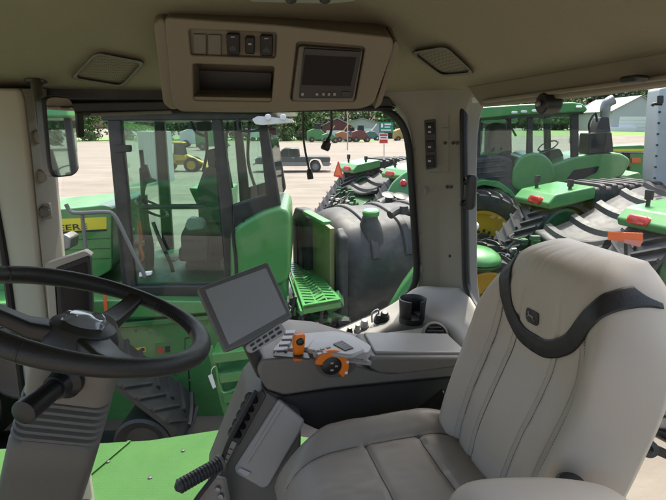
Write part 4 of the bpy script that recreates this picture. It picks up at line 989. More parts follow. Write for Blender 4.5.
# cab frame
cbn = bpy.data.objects.new('cab_module', None)
def pill(name, poly, d=.10, m='black_frame'):
    for sh in (0, 1.55): ns(name, poly, 0, d, m, shift=sh, bevel=.02, seg=2)
bpy.data.objects.remove(cbn)
ns('cab_sill', [(112, 287), (236, 285), (237, 300), (116, 303)], .01, 1.67, 'black_frame', bevel=.02)
ns('cab_floor', [(118, 283), (268, 281), (268, 287), (120, 289)], -.05, 1.5, 'green_dark')
pill('cab_pillar', [(106, 115), (120, 115), (128, 200), (136, 290), (122, 292), (114, 200)])
pill('cab_pillar', [(211, 115), (221, 115), (232, 200), (238, 286), (226, 288), (219, 200)], .09)
pill('cab_pillar', [(257, 116), (266, 116), (281, 206), (278, 212), (268, 212)], .12)
pill('rear_corner', [(232, 205), (262, 196), (277, 190), (281, 208), (240, 226), (232, 228)], .10)
ns('window_header', [(100, 112), (270, 112), (270, 119.5), (100, 121)], .02, 1.7, 'black_frame', bevel=.02)
ns('cab_roof', rpoly([(84, 112), (86, 96), (110, 90), (270, 90), (296, 100), (296, 112)], 4), .12, 1.95, 'green', bevel=.06, seg=4)
pane = ns('door_pane', [(121, 119), (211, 117), (226, 286), (136, 289)], -.03, .006, 'tractor_glass', bevel=0)
ns('quarter_pane', [(222, 117), (257, 117), (268, 196), (234, 212)], -.03, .006, 'tractor_glass', bevel=0)
ns('far_pane', [(121, 119), (211, 117), (226, 286), (136, 289)], 0, .006, 'tractor_glass', bevel=0, shift=1.6)
ns('far_pane', [(222, 117), (257, 117), (268, 196), (234, 212)], 0, .006, 'tractor_glass', bevel=0, shift=1.6)
pA = SN.pts([(268, 117), (278, 205)]); MB().prism([pA[0]+aw*.05, pA[1]+aw*.05, pA[1]+aw*1.55, pA[0]+aw*1.55], V((.006, 0, 0))).build('rear_pane', 'tractor_glass', nt)
pA = SN.pts([(113, 117), (127, 286)]); MB().prism([pA[0]+aw*.05, pA[1]+aw*.05, pA[1]+aw*1.55, pA[0]+aw*1.55], V((.006, 0, 0))).build('front_pane', 'tractor_glass', nt)
# white visor with lamps over the rear
vz = ns('rear_visor', rpoly([(252, 119), (258, 116), (292, 119), (294, 122), (262, 125), (255, 124)], 1.5), .16, .5, 'white_paint', bevel=.012)
for x in (268, 283): MB().lathe(SN.hit(x, 117, .18), SN.n, [(.026, -.08), (.03, 0), (.024, .006), (.004, .008)], 20).build('visor_lamp', 'lamp_lens', vz)
MB().tube(smooth_path([SN.hit(238, 119, .1), SN.hit(238, 127, .1), SN.hit(242, 131, .1), SN.hit(262, 130, .1), SN.hit(272, 126, .1)]), .012, 8).build('mirror_arm', 'black_plastic', nt)
# green rear housing and what is in the cab
ns('rear_housing', rpoly([(230, 232), (242, 223), (262, 212), (280, 207), (288, 210), (290, 218), (291, 272), (284, 284), (250, 292), (230, 290)], 5), .14, 1.2, 'green', bevel=.05, seg=4)
rh = nt.children[-1]
MB().tube(smooth_path(SN.pts([(233, 224), (233.5, 240), (236, 262), (236.5, 288)], .15)), .018, 8).build('housing_seal', 'seal', rh)
for x, y in ((243, 221), (274, 209.5)): MB().box(SN.hit(x, y, .10), (.03, .03, .01)).build('housing_clip', 'decal_black', rh)
ns('lower_housing', [(240, 288), (284, 283), (287, 292), (286, 330), (240, 334)], .02, .9, 'green_worn', bevel=.03)
ns('driver_seat', rpoly([(196, 190), (204, 168), (214, 166), (222, 176), (226, 240), (222, 262), (178, 262), (178, 248), (200, 240)], 4), -.62, .5, 'seat_cloth', bevel=.05, seg=3)
ns('seat_base', [(186, 262), (220, 262), (222, 284), (182, 284)], -.62, .5, 'charcoal')
ns('side_console', rpoly([(180, 236), (188, 220), (202, 220), (208, 238), (208, 262), (182, 262)], 4), -.40, .18, 'charcoal', bevel=.02)
ns('driver_armrest', rpoly([(184, 226), (188, 218), (202, 220), (204, 229), (188, 231)], 3), -.34, .16, 'light_grey', bevel=.02)
MB().tube(smooth_path([SN.hit(148, 284, -.7), SN.hit(150, 250, -.7), SN.hit(145, 222, -.7), SN.hit(143, 195, -.7)]), .05, 10).build('steering_post', 'charcoal', nt)
MB().lathe(SN.hit(152, 208, -.7), (.5, 0, .85), [(.19, -.015), (.21, 0), (.19, .015), (.17, 0), (.19, -.015)], 24, cap=False).build('steering_rim', 'black_plastic', nt)
MB().tube(smooth_path([SN.hit(153, 222, -.3), SN.hit(160, 240, -.3), SN.hit(170, 262, -.3), SN.hit(173, 272, -.3)]), .022, 8).build('grab_bar', 'black_plastic', nt)
MB().tube([SN.hit(142, 207, -.06), SN.hit(205, 206.5, -.06)], .028, 8).build('window_bar', 'black_plastic', nt)
b = MB(); b.tube([SN.hit(141, 150, -.2), SN.hit(143, 168, -.2), SN.hit(143, 240, -.2)], .022, 8); b.build('inner_rail', 'black_plastic', nt)
ns('inner_display', rpoly([(139, 168), (146, 164), (150, 178), (158, 181), (146, 184), (141, 200)], 2), -.25, .05, 'black_plastic')
ns('inner_mirror', rpoly([(113, 145), (131, 145), (131, 152), (113, 152.5)], 2), .05, .04, 'black_plastic')
b = MB(); b.tube(smooth_path(SN.pts([(139, 222), (141, 236), (140, 246), (143, 258), (139, 262)], -.1), 4), .018, 6); b.build('strap', 'orange_strap', nt)
# far-side fender seen through the cab
ns('far_fender', rpoly([(150, 208), (205, 212), (205, 250), (162, 232)], 3), 0, .9, 'green', shift=1.75, bevel=.04)
# handrail, strap, service steps
b = MB(); b.tube(smooth_path(SN.pts([(66, 204), (70, 211), (78, 213), (106, 212), (114, 215), (121, 227), (134, 254), (144, 274), (144, 277)], .42), 6), .019, 10)
b.tube(SN.pts([(82, 214), (87, 258)], .40), .018, 8); b.build('grab_rail', 'galv_dull', nt, smooth=60)
ns('rail_foot', [(139, 273), (151, 272), (151, 275), (139, 277)], .42, .05, 'decal_white', bevel=.004)
ns('reflector_strip', [(102.5, 294), (105.5, 293), (109, 330), (106, 331)], .2, .02, 'orange_strap', bevel=.002)
lad = [(207, 350), (212, 346), (226, 400), (240, 446), (234, 448), (220, 404)]
stp = ns('step_stringer', lad, .55, .05, 'green', bevel=.01)
ns('step_stringer', [(250, 340), (255, 340), (262, 400), (266, 446), (261, 446), (256, 400)], .60, .05, 'green', bevel=.01)
for k, y in enumerate((352, 372, 392, 412)):
    xl = 212+k*5.5; xr = 251+k*3
    b = MB().prism([SN.hit(xl, y+2, .58), SN.hit(xr, y-3, .62), SN.hit(xr+1, y+6, .62), SN.hit(xl+1, y+11, .58)], -aw*.02)
    b.prism([SN.hit(xl, y+2, .58), SN.hit(xr, y-3, .62), SN.hit(xr, y-3, .62)+aw*.28, SN.hit(xl, y+2, .58)+aw*.28], UP*-.03)
    b.build('step', 'green', nt, .006)
MB().tube(smooth_path([SN.hit(216, 366, .6), SN.hit(222, 392, .62), SN.hit(240, 386, .64), SN.hit(254, 372, .64), SN.hit(254, 352, .62)]), .012, 6).build('step_hose', 'green', nt)
ns('tag', [(208, 376), (212, 374), (216, 387), (213, 389)], .62, .004, 'decal_white', bevel=0)
MB().tube(smooth_path([SN.hit(211, 375, .62), SN.hit(212, 369, .62), SN.hit(215.5, 366, .61)]), .004, 6).build('tag_wire', 'white_paint', nt)
# front track, just in view under the steering wheel
T_, hv_, lv__ = ftrans(gz(148, 446)+V((-1.3, .55, 0)), (-1, 0, 0))
c0 = gz(150, 450); 
loop = resample(tri_loop([((.33, .33), .33), ((2.2, .44), .44), ((1.35, 1.15), .42)]), .10)
tkO = V((-1.45, 4.32, 0))
Tt, hvt, lvt = ftrans(tkO, (-1, -.0, 0))
tk = belt_mesh([Tt(0, p.x, p.y) for p in loop], lvt*.62, lug=.032, pitch=.17).build('track', 'rubber_dark', nt, smooth=25)
for (y, z, r) in ((.33, .33, .27), (2.2, .44, .37), (1.35, 1.15, .36)):
    MB().lathe(Tt(-.32, y, z), lvt, [(.02, 0), (r*.6, .02), (r*.9, -.02), (r, 0), (r, .64), (r*.9, .66), (r*.6, .62), (.02, .64)], 28, cap=False).build('track_roller', 'black_plastic', tk, smooth=30)
# grated platform behind the cab
zp = SN.hit(300, 285, -.1).z
pf = [gz(x, y, zp) for x, y in ((288, 263), (306, 258), (341, 299), (303, 306))]
e1 = pf[1]-pf[0]; 
def pfp(u, v): return lerp(lerp(pf[0], pf[1], u), lerp(pf[3], pf[2], u), v)
b = MB()
for u0_, u1_, v0_, v1_ in ((0, .07, 0, 1), (.93, 1, 0, 1), (.07, .93, 0, .03), (.07, .93, .97, 1), (.34, .38, .03, .97), (.63, .67, .03, .97)):
    b.prism([pfp(u0_, v0_), pfp(u1_, v0_), pfp(u1_, v1_), pfp(u0_, v1_)], UP*-.035)
for c0, c1, sl_ in ((.07, .34, 1), (.38, .63, -1), (.67, .93, 1)):
    for k in range(17):
        v0_ = .03+.055*k; d_ = .022*sl_
        b.prism([pfp(c0, v0_-d_+.01), pfp(c1, v0_+d_+.01), pfp(c1, min(.97, v0_+d_+.042)), pfp(c0, min(.97, v0_-d_+.042))], UP*-.02)
b.build('grated_platform', 'green', nt, smooth=0)
MB().prism([pf[3], pf[2], pf[2]-UP*.09, pf[3]-UP*.09], aw*.02).build('platform_edge', 'green', nt, .004)
MB().prism([pf[3]-UP*.05+V((-.03, 0, 0)), pf[0]-UP*.05+V((-.03, 0, 0)), pf[0]-UP*.10+V((-.03, 0, 0)), pf[3]-UP*.10+V((-.03, 0, 0))], V((.03, 0, 0))).build('platform_edge', 'green', nt, .004)
rnd = random.Random(5)
for nm, m_, nn_ in (('machinery', 'charcoal', 40), ('machinery', 'green_dark', 22), ('machinery', 'green_worn', 6)):
    b = MB()
    for k in range(nn_):
        p = at(rnd.uniform(284, 345), rnd.uniform(298, 352), rnd.uniform(4.7, 5.6)); b.box(p, (rnd.uniform(.04, .22), rnd.uniform(.05, .25), rnd.uniform(.03, .18)), Matrix.Rotation(rnd.uniform(-.5, .5), 3, 'Y'))
    b.build(nm, m_, nt, .008)
b = MB()
for k in range(9):
    p = at(rnd.uniform(286, 335), rnd.uniform(296, 312), rnd.uniform(4.7, 5.3)); q = at(rnd.uniform(292, 350), rnd.uniform(325, 360), rnd.uniform(4.7, 5.3)); b.tube(smooth_path([p, lerp(p, q, .5)+V((rnd.uniform(-.2, .2), -.15, 0)), q]), .018, 6)
b.build('hydraulic_hoses', 'rubber', nt, smooth=60)
ns('frame_pivot', [(270, 300), (420, 300), (430, 430), (262, 430)], -.5, .8, 'green_dark', bevel=.04)
MB().prism([at(x, y, 4.9) for x, y in ((262, 300), (270, 296), (289, 318), (288, 330), (276, 338), (262, 330))], V((.02, .25, 0))).build('hitch_plate', 'green', nt, .02)
# black ribbed fuel tank, long axis to the right and away
tb_ = R(25); tx = V((math.cos(tb_), math.sin(tb_), 0)); ty = V((-tx.y, tx.x, 0))
tO = at(345, 312, 5.25); Lt, Dt = 1.72, 1.35; zb = at(340, 330, 5.3).z; zt_ = at(345, 222, 5.35).z
prof = []
for (dy, z, bulge) in ((0.02, zb, 0), (-.0, lerp(zb, zt_, .45), 0), (.03, lerp(zb, zt_, .70), 0), (.16, lerp(zb, zt_, .90), 0), (.38, zt_-.02, 0), (.7, zt_+.04, 0), (1.0, zt_+.01, 0), (1.25, lerp(zb, zt_, .85), 0), (1.3, lerp(zb, zt_, .5), 0), (1.3, zb, 0)): prof.append((dy, z))
pr = [(q.x, q.y) for q in smooth_path([V((*p, 0)) for p in prof], 4)]
cy = .66; cz = lerp(zb, zt_, .5)
b = MB(); rings = []
for s_, k in ((0, .74), (.03, .85), (.09, .93), (.18, .98), (.30, 1), (Lt-.1, 1), (Lt-.02, .95), (Lt, .86)):
    rings.append([tO + tx*s_ + ty*(cy+(y-cy)*k) + UP*(cz+(z-cz)*k-tO.z) for y, z in pr])
b.loft(rings); ftk = b.build('fuel_tank', 'tank_black', nt, smooth=45)
rb = MB()
for s_ in (.40, .85, 1.30):
    rg = []
    i0, i1 = 7, 26
    for i in range(i0, i1):
        y, z = pr[i]; rg.append([tO+tx*(s_+ds)+ty*(cy+(y-cy)*k)+UP*(cz+(z-cz)*k-tO.z) for ds, k in ((-.06, .995), (-.045, 1.045), (.045, 1.045), (.06, .995))])
    rb.loft(rg)
rb.build('tank_rib', 'tank_black', ftk, .015, 2, smooth=40)
# end guard: black louvred panel, pale oil-stained shield, filler neck
EP = PL(tO-tx*.12, -tx)
ug = lambda y, z: tO - tx*.16 + ty*y + UP*(z-tO.z)
MB().prism([ug(.06, zb), ug(.06, zt_-.05), ug(.56, zt_+.02), ug(.56, zb)], tx*.06).build('end_shield', 'oil_green', ftk, .01)
MB().prism([ug(-.06, zb)+tx*.06, ug(-.06, zt_-.14)+tx*.06, ug(.06, zt_-.04)+tx*.06, ug(.06, zb)+tx*.06], tx*.12).build('end_post', 'tank_black', ftk, .04, 3)
lg = MB().prism([ug(.62, zb)-tx*.05, ug(.62, zt_-.02)-tx*.05, ug(.72, zt_+.06)-tx*.05, ug(1.02, zt_+.05)-tx*.05, ug(1.12, zt_-.08)-tx*.05, ug(1.12, zb)-tx*.05], tx*.16).build('louvre_guard', 'tank_black', ftk, .03, 3)
for yy in (.74, .93): MB().prism([ug(yy, zb+.1)-tx*.06, ug(yy, zt_-.12)-tx*.06, ug(yy+.08, zt_-.10)-tx*.06, ug(yy+.08, zb+.1)-tx*.06], tx*.02).build('louvre_slot', 'seal', lg)
MB().prism([ug(.02, zt_+.00), ug(.02, zt_+.04), ug(.62, zt_+.07), ug(.62, zt_+.03)], -tx*.10+UP*.0).build('shield_cap', 'green_worn', ftk, .008)
fn = at(371, 213, 5.62); MB().lathe(fn-UP*.34, (-.05, -.1, 1), [(.17, 0), (.15, .12), (.12, .22), (.095, .27), (.09, .31)], 28).build('filler_neck', 'tank_black', ftk, smooth=60)
MB().lathe(fn-UP*.03, (-.05, -.1, 1), [(.095, 0), (.10, .03), (.10, .055), (.085, .07), (.02, .075)], 20).build('filler_cap', 'green', ftk)
b = MB(); b.tube(smooth_path([at(390, 215, 5.6), at(400, 210, 5.7), at(416, 214, 5.8), at(440, 222, 5.8)]), .05, 10); b.tube([at(404, 206, 5.65), at(404, 214, 5.65)], .05, 10); b.build('vent_pipe', 'tank_black', ftk)
slabp = PL(at(400, 300, 4.95), (-.2, -1, .15))
MB().prism(slabp.pts([(386, 310), (398, 290), (424, 255), (440, 255), (440, 330), (386, 326)]), V((.1, .35, 0))).build('rear_fender', 'green', nt, .03)

# clutter inside the neighbouring cab
for (poly, off, d, m_) in (([(126, 250), (142, 246), (146, 284), (130, 287)], -.9, .3, 'charcoal'), ([(160, 262), (176, 260), (178, 284), (158, 285)], -.9, .4, 'tank_grey'), ([(212, 196), (226, 192), (230, 214), (216, 218)], -1.1, .3, 'charcoal')):
    ns('cab_trim', rpoly(poly, 3), off, d, m_, bevel=.03)
for pth in ([(205, 122), (207, 150), (203, 172)], [(190, 119), (196, 132), (205, 136)], [(228, 122), (226, 150), (232, 188)], [(250, 120), (248, 160), (256, 190)]):
    MB().tube(smooth_path(SN.pts(pth, -.9)), .02, 6).build('cab_cable', 'black_plastic', nt)
ns('roof_display', rpoly([(196, 122), (210, 121), (211, 131), (197, 132)], 2), -.5, .06, 'black_plastic')
ns('headrest_frame', rpoly([(206, 150), (218, 148), (221, 166), (208, 168)], 3), -.65, .3, 'seat_cloth', bevel=.03)
# ================================================================== ROW OF TRACKED TRACTORS
tracked_tractor('tracked tractor with orange warning triangle, parked beyond the black tank in the side window', V((.35, 12.2, 0)), (.84, .54, 0), spacing=2.0, fz=.06, seed=3)
tracked_tractor('tracked tractor whose lamp fenders fill the rear window above the seat back', V((2.95, 6.75, 0)), (.955, .295, 0), spacing=2.1, fz=.0, seed=4, smv=False)
gf = thing('rear_fender_tractor', 'green tractor tail with one round red lamp at the edge of the side window', 'tractor', gz(404, 260), 'parked tracked tractors')
PF = PL(at(404, 185, 7.6), (-.35, -1, .3))
fd_ = slab('fender', rpoly([(384, 196), (392, 182), (404, 172), (424, 164), (460, 160), (460, 215), (380, 222)], 4), PF, 0, 'green', gf, 0, .04, 3, vec=V((.5, 1.2, 0)))
p = PF.hit(403.5, 183, .01); MB().lathe(p, PF.n, [(.055, -.01), (.055, .02), (.04, .035), (.004, .04)], 20).build('tail_lamp', 'red_lens', fd_)
slab('inner_body', [(376, 200), (460, 190), (460, 250), (370, 250)], PF, 0, 'green_dark', gf, -.15, .03, 3, vec=V((.4, 1.0, 0)))
for x, y in ((400, 204), (408, 207), (388, 203)): MB().lathe(PF.hit(x, y, .1), (.1, -.3, 1), [(.12, 0), (.14, .03), (.06, .05), (.05, .12), (.12, .14), (.02, .16)], 20).build('filter_cap', 'charcoal', gf)
Tg, hg, lg_ = ftrans(gz(400, 262)+V((.2, .6, 0)), (.9, .43, 0))
lp_ = resample(tri_loop([((.45, .44), .44), ((2.45, .44), .44), ((1.55, 1.25), .50)]), .12)
belt_mesh([Tg(0, p.x, p.y) for p in lp_], lg_*.7).build('track', 'rubber', gf, smooth=25)

tracked_tractor('tracked tractor parked behind the cab, showing only in the inside mirror', V((3.4, -1.9, 0)), (.95, .30, 0), spacing=2.0, seed=9)
# ================================================================== WHEELED TRACTOR IN THE REAR WINDOW
wt = thing('wheeled_tractor', 'green tractor with cab, upright exhaust and tall yellow rimmed wheel behind the rear post', 'tractor', V((3.4, 10.2, 0)))
SG = PL(at(530, 180, 9.6), (-.10, -1, 0)); ag = -SG.n
def gs(name, poly, off, depth, m, par=None, bevel=.015, seg=2, shift=0.0, smooth=35):
    pts = [p+ag*shift for p in SG.pts(poly, off)]
    return MB().prism(pts, ag*depth).build(name, m, par or wt, bevel, seg, smooth=smooth)
make_tyre(wt, at(484, 238, 9.15), V((-.45, -1, 0)), .91, .56, .55, name='rear_wheel')
make_tyre(wt, at(484, 238, 10.05)+ag*1.9, V((-.45, -1, 0)), .99, .62, .60, name='rear_wheel')
gs('rear_body', [(470, 205), (520, 196), (620, 190), (640, 200), (640, 262), (520, 262), (480, 250)], -.3, 1.2, 'green_dark', bevel=.04)
gs('lower_body', [(505, 186), (560, 184), (566, 205), (560, 232), (510, 232)], -.1, 1.4, 'green', bevel=.04)
gs('wheel_arch', [(462, 190), (470, 183), (484, 180), (500, 182), (512, 191), (517, 198), (514, 200), (500, 188), (484, 185), (472, 188), (464, 197)], .35, .5, 'green', bevel=.01)
tk = gs('rear_tank', rpoly([(455, 160), (500, 155), (512, 158), (516, 170), (516, 196), (505, 205), (455, 205)], 5), .05, 1.3, 'tank_black', bevel=.06, seg=4)
b = MB()
for k in range(4):
    y = 159+k*5.5
    a_ = SG.pts([(455, y+5), (505, y), (505, y+1.4), (455, y+6.6)], .07); b.prism(a_, ag*.5)
    q = SG.hit(470+k*12, 158, .0); b.prism([q, q+V((.10, 0, 0)), q+V((.10, 0, .05)), q+V((0, 0, .05))], ag*1.2)
b.build('tank_rib', 'tank_black', tk, .01)
gs('rear_hump', rpoly([(512, 186), (513, 168), (520, 157), (532, 152), (545, 154), (554, 164), (557, 178), (545, 190), (520, 192)], 6), .10, 1.0, 'green', bevel=.05, seg=4)
gs('hood', rpoly([(548, 186), (548, 166), (575, 156), (600, 152), (622, 153), (632, 160), (624, 176), (600, 184), (560, 192)], 5), .02, 1.2, 'green', bevel=.06, seg=4)
gh = wt.children[-1]
gs('side_grille', rpoly([(566, 180), (574, 170), (600, 166), (596, 173), (578, 181)], 2), .03, .02, 'seal', gh, .004)
gs('nose_panel', rpoly([(560, 192), (624, 176), (640, 172), (645, 186), (625, 200), (566, 206)], 3), -.02, 1.2, 'green_worn', bevel=.03)
# its cab
gs('cab_roof', rpoly([(450, 120), (452, 113), (468, 108), (520, 104.5), (574, 102), (584, 104), (588, 109), (586, 112), (520, 115), (466, 120)], 3), .15, 2.0, 'green', bevel=.05, seg=4)
gr = wt.children[-1]
gs('roof_underside', [(456, 118), (584, 110.5), (584, 114), (456, 122)], .10, 1.8, 'black_frame', bevel=.01)
for x, y in ((514.5, 112.5), (524, 111.7), (535, 110.8), (579, 107)):
    MB().loft([rrect(SG.hit(x, y, .16+q), V((1, 0, 0)), UP, w, h, h*.9, 4) for q, w, h in ((-.05, .055, .022), (.01, .06, .025), (.03, .045, .015))]).build('roof_lamp', 'lamp_lens', gr)
for sh in (0, 1.6):
    gs('cab_pillar', [(475, 118), (481, 118), (479, 200), (473, 200)], 0, .10, 'black_frame', shift=sh)
    gs('cab_pillar', [(528, 114), (533, 114), (533, 160), (527, 160)], 0, .10, 'black_frame', shift=sh)
    gs('cab_pillar', [(571, 112), (579, 112), (579, 158), (572, 162)], 0, .10, 'black_frame', shift=sh)
    gs('cab_pane', [(480, 119), (572, 112), (573, 170), (478, 182)], -.03, .006, 'far_glass', shift=sh, bevel=0)
pA = SG.pts([(477, 120), (476, 190)]); MB().prism([pA[0]+ag*.05, pA[1]+ag*.05, pA[1]+ag*1.6, pA[0]+ag*1.6], V((.006, 0, 0))).build('cab_pane', 'far_glass', wt)
gs('driver_seat', rpoly([(488, 176), (489, 128), (496, 122), (506, 124), (511, 150), (513, 176)], 4), -.6, .5, 'seat_cloth', bevel=.05, seg=3)
gs('driver_console', rpoly([(538, 168), (545, 152), (560, 148), (566, 160), (566, 172)], 3), -.5, .4, 'charcoal', bevel=.03)
MB().lathe(SG.hit(548, 146, -.6), (-.5, -.2, .85), [(.19, -.015), (.21, 0), (.19, .015), (.17, 0), (.19, -.015)], 24, cap=False).build('steering_rim', 'black_plastic', wt)
MB().tube(SG.pts([(506, 118), (516, 136)], -.02), .02, 6).build('wiper_arm', 'black_plastic', wt)
# exhaust stack with black box below
gs('stack_box', rpoly([(590, 133), (612, 132), (614, 152), (588, 154)], 1.5), .05, .5, 'black_plastic', bevel=.02)
gs('stack_guard', rpoly([(595, 134), (601, 117), (609, 117), (611, 133)], 1.5), .0, .35, 'charcoal', bevel=.03)
b = MB(); b.tube(smooth_path(SG.pts([(604.5, 126), (605, 112), (606.5, 104), (613, 99.5)], -.1), 6), [.085]*6+[.09]*6+[.095]*6+[.10], 18, cap=False); b.build('exhaust_stack', 'steel', wt, smooth=60, solid=.01)
MB().tube(smooth_path(SG.pts([(590, 134), (589, 124), (595, 113), (597, 122)], -.05), 5), .02, 8).build('mirror_arm', 'black_plastic', wt)

# small tractor corner low beside the rear post: dome fender, white ball lever, yellow wheel
lf = thing('compact_tractor', 'low green fender with white lever ball and small yellow wheel at the rear post', 'tractor', V((2.1, 7.0, 0)))
PLo = PL(at(484, 248, 6.6), (-.2, -1, .1))
b = MB(); q = at(477, 252, 6.7); b.lathe(q-UP*.10, (.05, -.1, 1), [(.33, 0), (.34, .03), (.31, .08), (.22, .14), (.09, .165), (.01, .17)], 32); b.build('dome_fender', 'green', lf, smooth=60)
MB().lathe(q-UP*.19, (.05, -.1, 1), [(.27, 0), (.33, .06), (.33, .075)], 32).build('fender_lip', 'green_dark', lf)
MB().tube([at(477, 240, 6.5), at(475, 229, 6.5)], .018, 8).build('lever', 'charcoal', lf); MB().ball(at(474.5, 226, 6.5), .06).build('lever_ball', 'decal_white', lf.children[-1])
make_tyre(lf, at(491, 297, 7.0), V((-.35, -1, 0)), .66, .42, .42, 20, name='wheel')
make_tyre(lf, at(491, 297, 7.0)+V((.3, .95, 0)), V((-.35, -1, 0)), .66, .42, .42, 20, name='wheel')
MB().prism([q+V((.1, 1.1, -.3)), q+V((.8, 1.1, -.3)), q+V((.8, 1.1, -.8)), q+V((.1, 1.1, -.8))], V((.2, .8, 0))).build('chassis', 'green_dark', lf, .03)

# grey machine post with mirror at the right edge
gp = thing('mirror_post', 'tall pale grey machine post with a small mirror at the frame edge', 'machine post', gz(655, 250))
SP = PL(at(655, 150, 8.3), (-.2, -1, 0))
slab('post_body', rpoly([(660, 88), (700, 80), (700, 300), (652, 300), (654, 170)], 3), SP, .5, 'steel', gp, 0, .03, 3); gp.children[-1].data.materials.clear(); mat('galvanised', (.50, .52, .53), .5, .2, var=.12, scale=4); gp.children[-1].data.materials.append(MATS['galvanised'])
b = MB(); b.tube(smooth_path(SP.pts([(662, 104), (654, 104), (652, 106)], .1)), .025, 8); b.build('mirror_arm', 'black_plastic', gp)
slab('mirror_head', rpoly([(658, 95), (664, 95), (664, 103), (658, 103)], 1.5), SP, .05, 'charcoal', gp, .2, .01)
b = MB()
for k in range(7): b.box(SP.hit(659.5-k*.8, 112+k*11, .012), (.03, .02, .03))
b.build('rivets', 'charcoal', gp)

# green machinery block between the exhaust and the grey post
hb = thing('harvester_header', 'long green header with pale yellow top stripe behind the exhaust stack', 'header', gz(636, 185))
SH = PL(at(635, 165, 11.5), (-.1, -1, 0))
slab('header_beam', rpoly([(600, 147), (640, 145), (690, 147), (690, 152), (600, 152)], 1), SH, .6, 'green_worn', hb, .05, .02)
slab('stripe', [(600, 149), (690, 148.5), (690, 151), (600, 151.5)], SH, .01, 'decal_yellow', hb, .058)
for x0, x1, m_ in ((612, 622, 'green_dark'), (624, 628, 'black_plastic'), (630, 652, 'green'), (655, 690, 'green_worn')): slab('header_panel', rpoly([(x0, 153), (x1, 153), (x1, 190), (x0, 190)], 1), SH, .5, m_, hb, 0, .02)
slab('beacon', rpoly([(632, 158), (641, 158), (641, 163), (632, 163)], 1), SH, .1, 'smv_orange', hb, .06, .01)
slab('cover', rpoly([(622, 160), (629, 158), (631, 166), (623, 168)], 1), SH, .1, 'label_red', hb, .06, .01)

# solid orange and red panels imitating a reflection in the rear glass
wb = thing('reflection_panel', 'orange and pink panels imitating a glass reflection in front of the ribbed black tank', 'glass reflection', at(628, 236, 5.0))
PBd = PL(at(625, 238, 5.0), (-.3, -1, .1))
slab('board', [(608, 232), (643, 233), (643, 243), (608, 240)], PBd, .012, 'smv_orange', wb, 0, .003)
slab('red_edge', [(624, 239.5), (643, 241), (640, 247), (624, 243)], PBd, .01, 'smv_red', wb, .004, .002)
slab('pale_half', [(608, 232), (623.5, 232.4), (623.5, 241), (608, 239.6)], PBd, .004, 'smv_orange', wb, .003); wb.children[-1].data.materials.clear(); mat('reflection_pale', (.62, .22, .16), .6, var=.1); wb.children[-1].data.materials.append(MATS['reflection_pale'])  # paler colour imitates the see-through part of the reflection
MB().tube([PBd.hit(626, 243, -.02), PBd.hit(626, 275, -.02)], .02, 8).build('post', 'black_plastic', wb)  # post added to carry the reflection panels

# black slatted implement below the rear window, at the frame edge
bi = thing('slatted_ramp', 'black ribbed ramp low at the right edge beyond the seat', 'ramp', gz(672, 470))
b = MB()
for k in range(8):
    y = 330+k*13; b.prism([at(642+k*.3, y, 2.6-k*.05), at(690, y+6, 2.4-k*.05), at(690, y+13, 2.38-k*.05), at(642, y+7, 2.58-k*.05)], V((0, .25, -.03)))
b.build('slats', 'tank_black', bi, .015)
MB().prism([at(640, 338, 2.72), at(700, 350, 2.5), at(700, 440, 2.2), at(640, 424, 2.42)], V((.05, .2, -.05))).build('backing', 'black_plastic', bi, .01)
MB().tube([at(642, 420, 2.36), at(700, 450, 2.1)], .05, 12).build('roller', 'black_gloss', bi)
b = MB(); b.lathe(at(648, 448, 2.2), (-.3, -1, .3), [(.045, -.02), (.045, .02), (.02, .022), (.02, -.02)], 18, cap=False); b.prism([at(650, 444, 2.2), at(690, 462, 2.1), at(690, 470, 2.1), at(650, 452, 2.2)], V((0, .03, 0))); b.build('drawbar_eye', 'charcoal', bi)

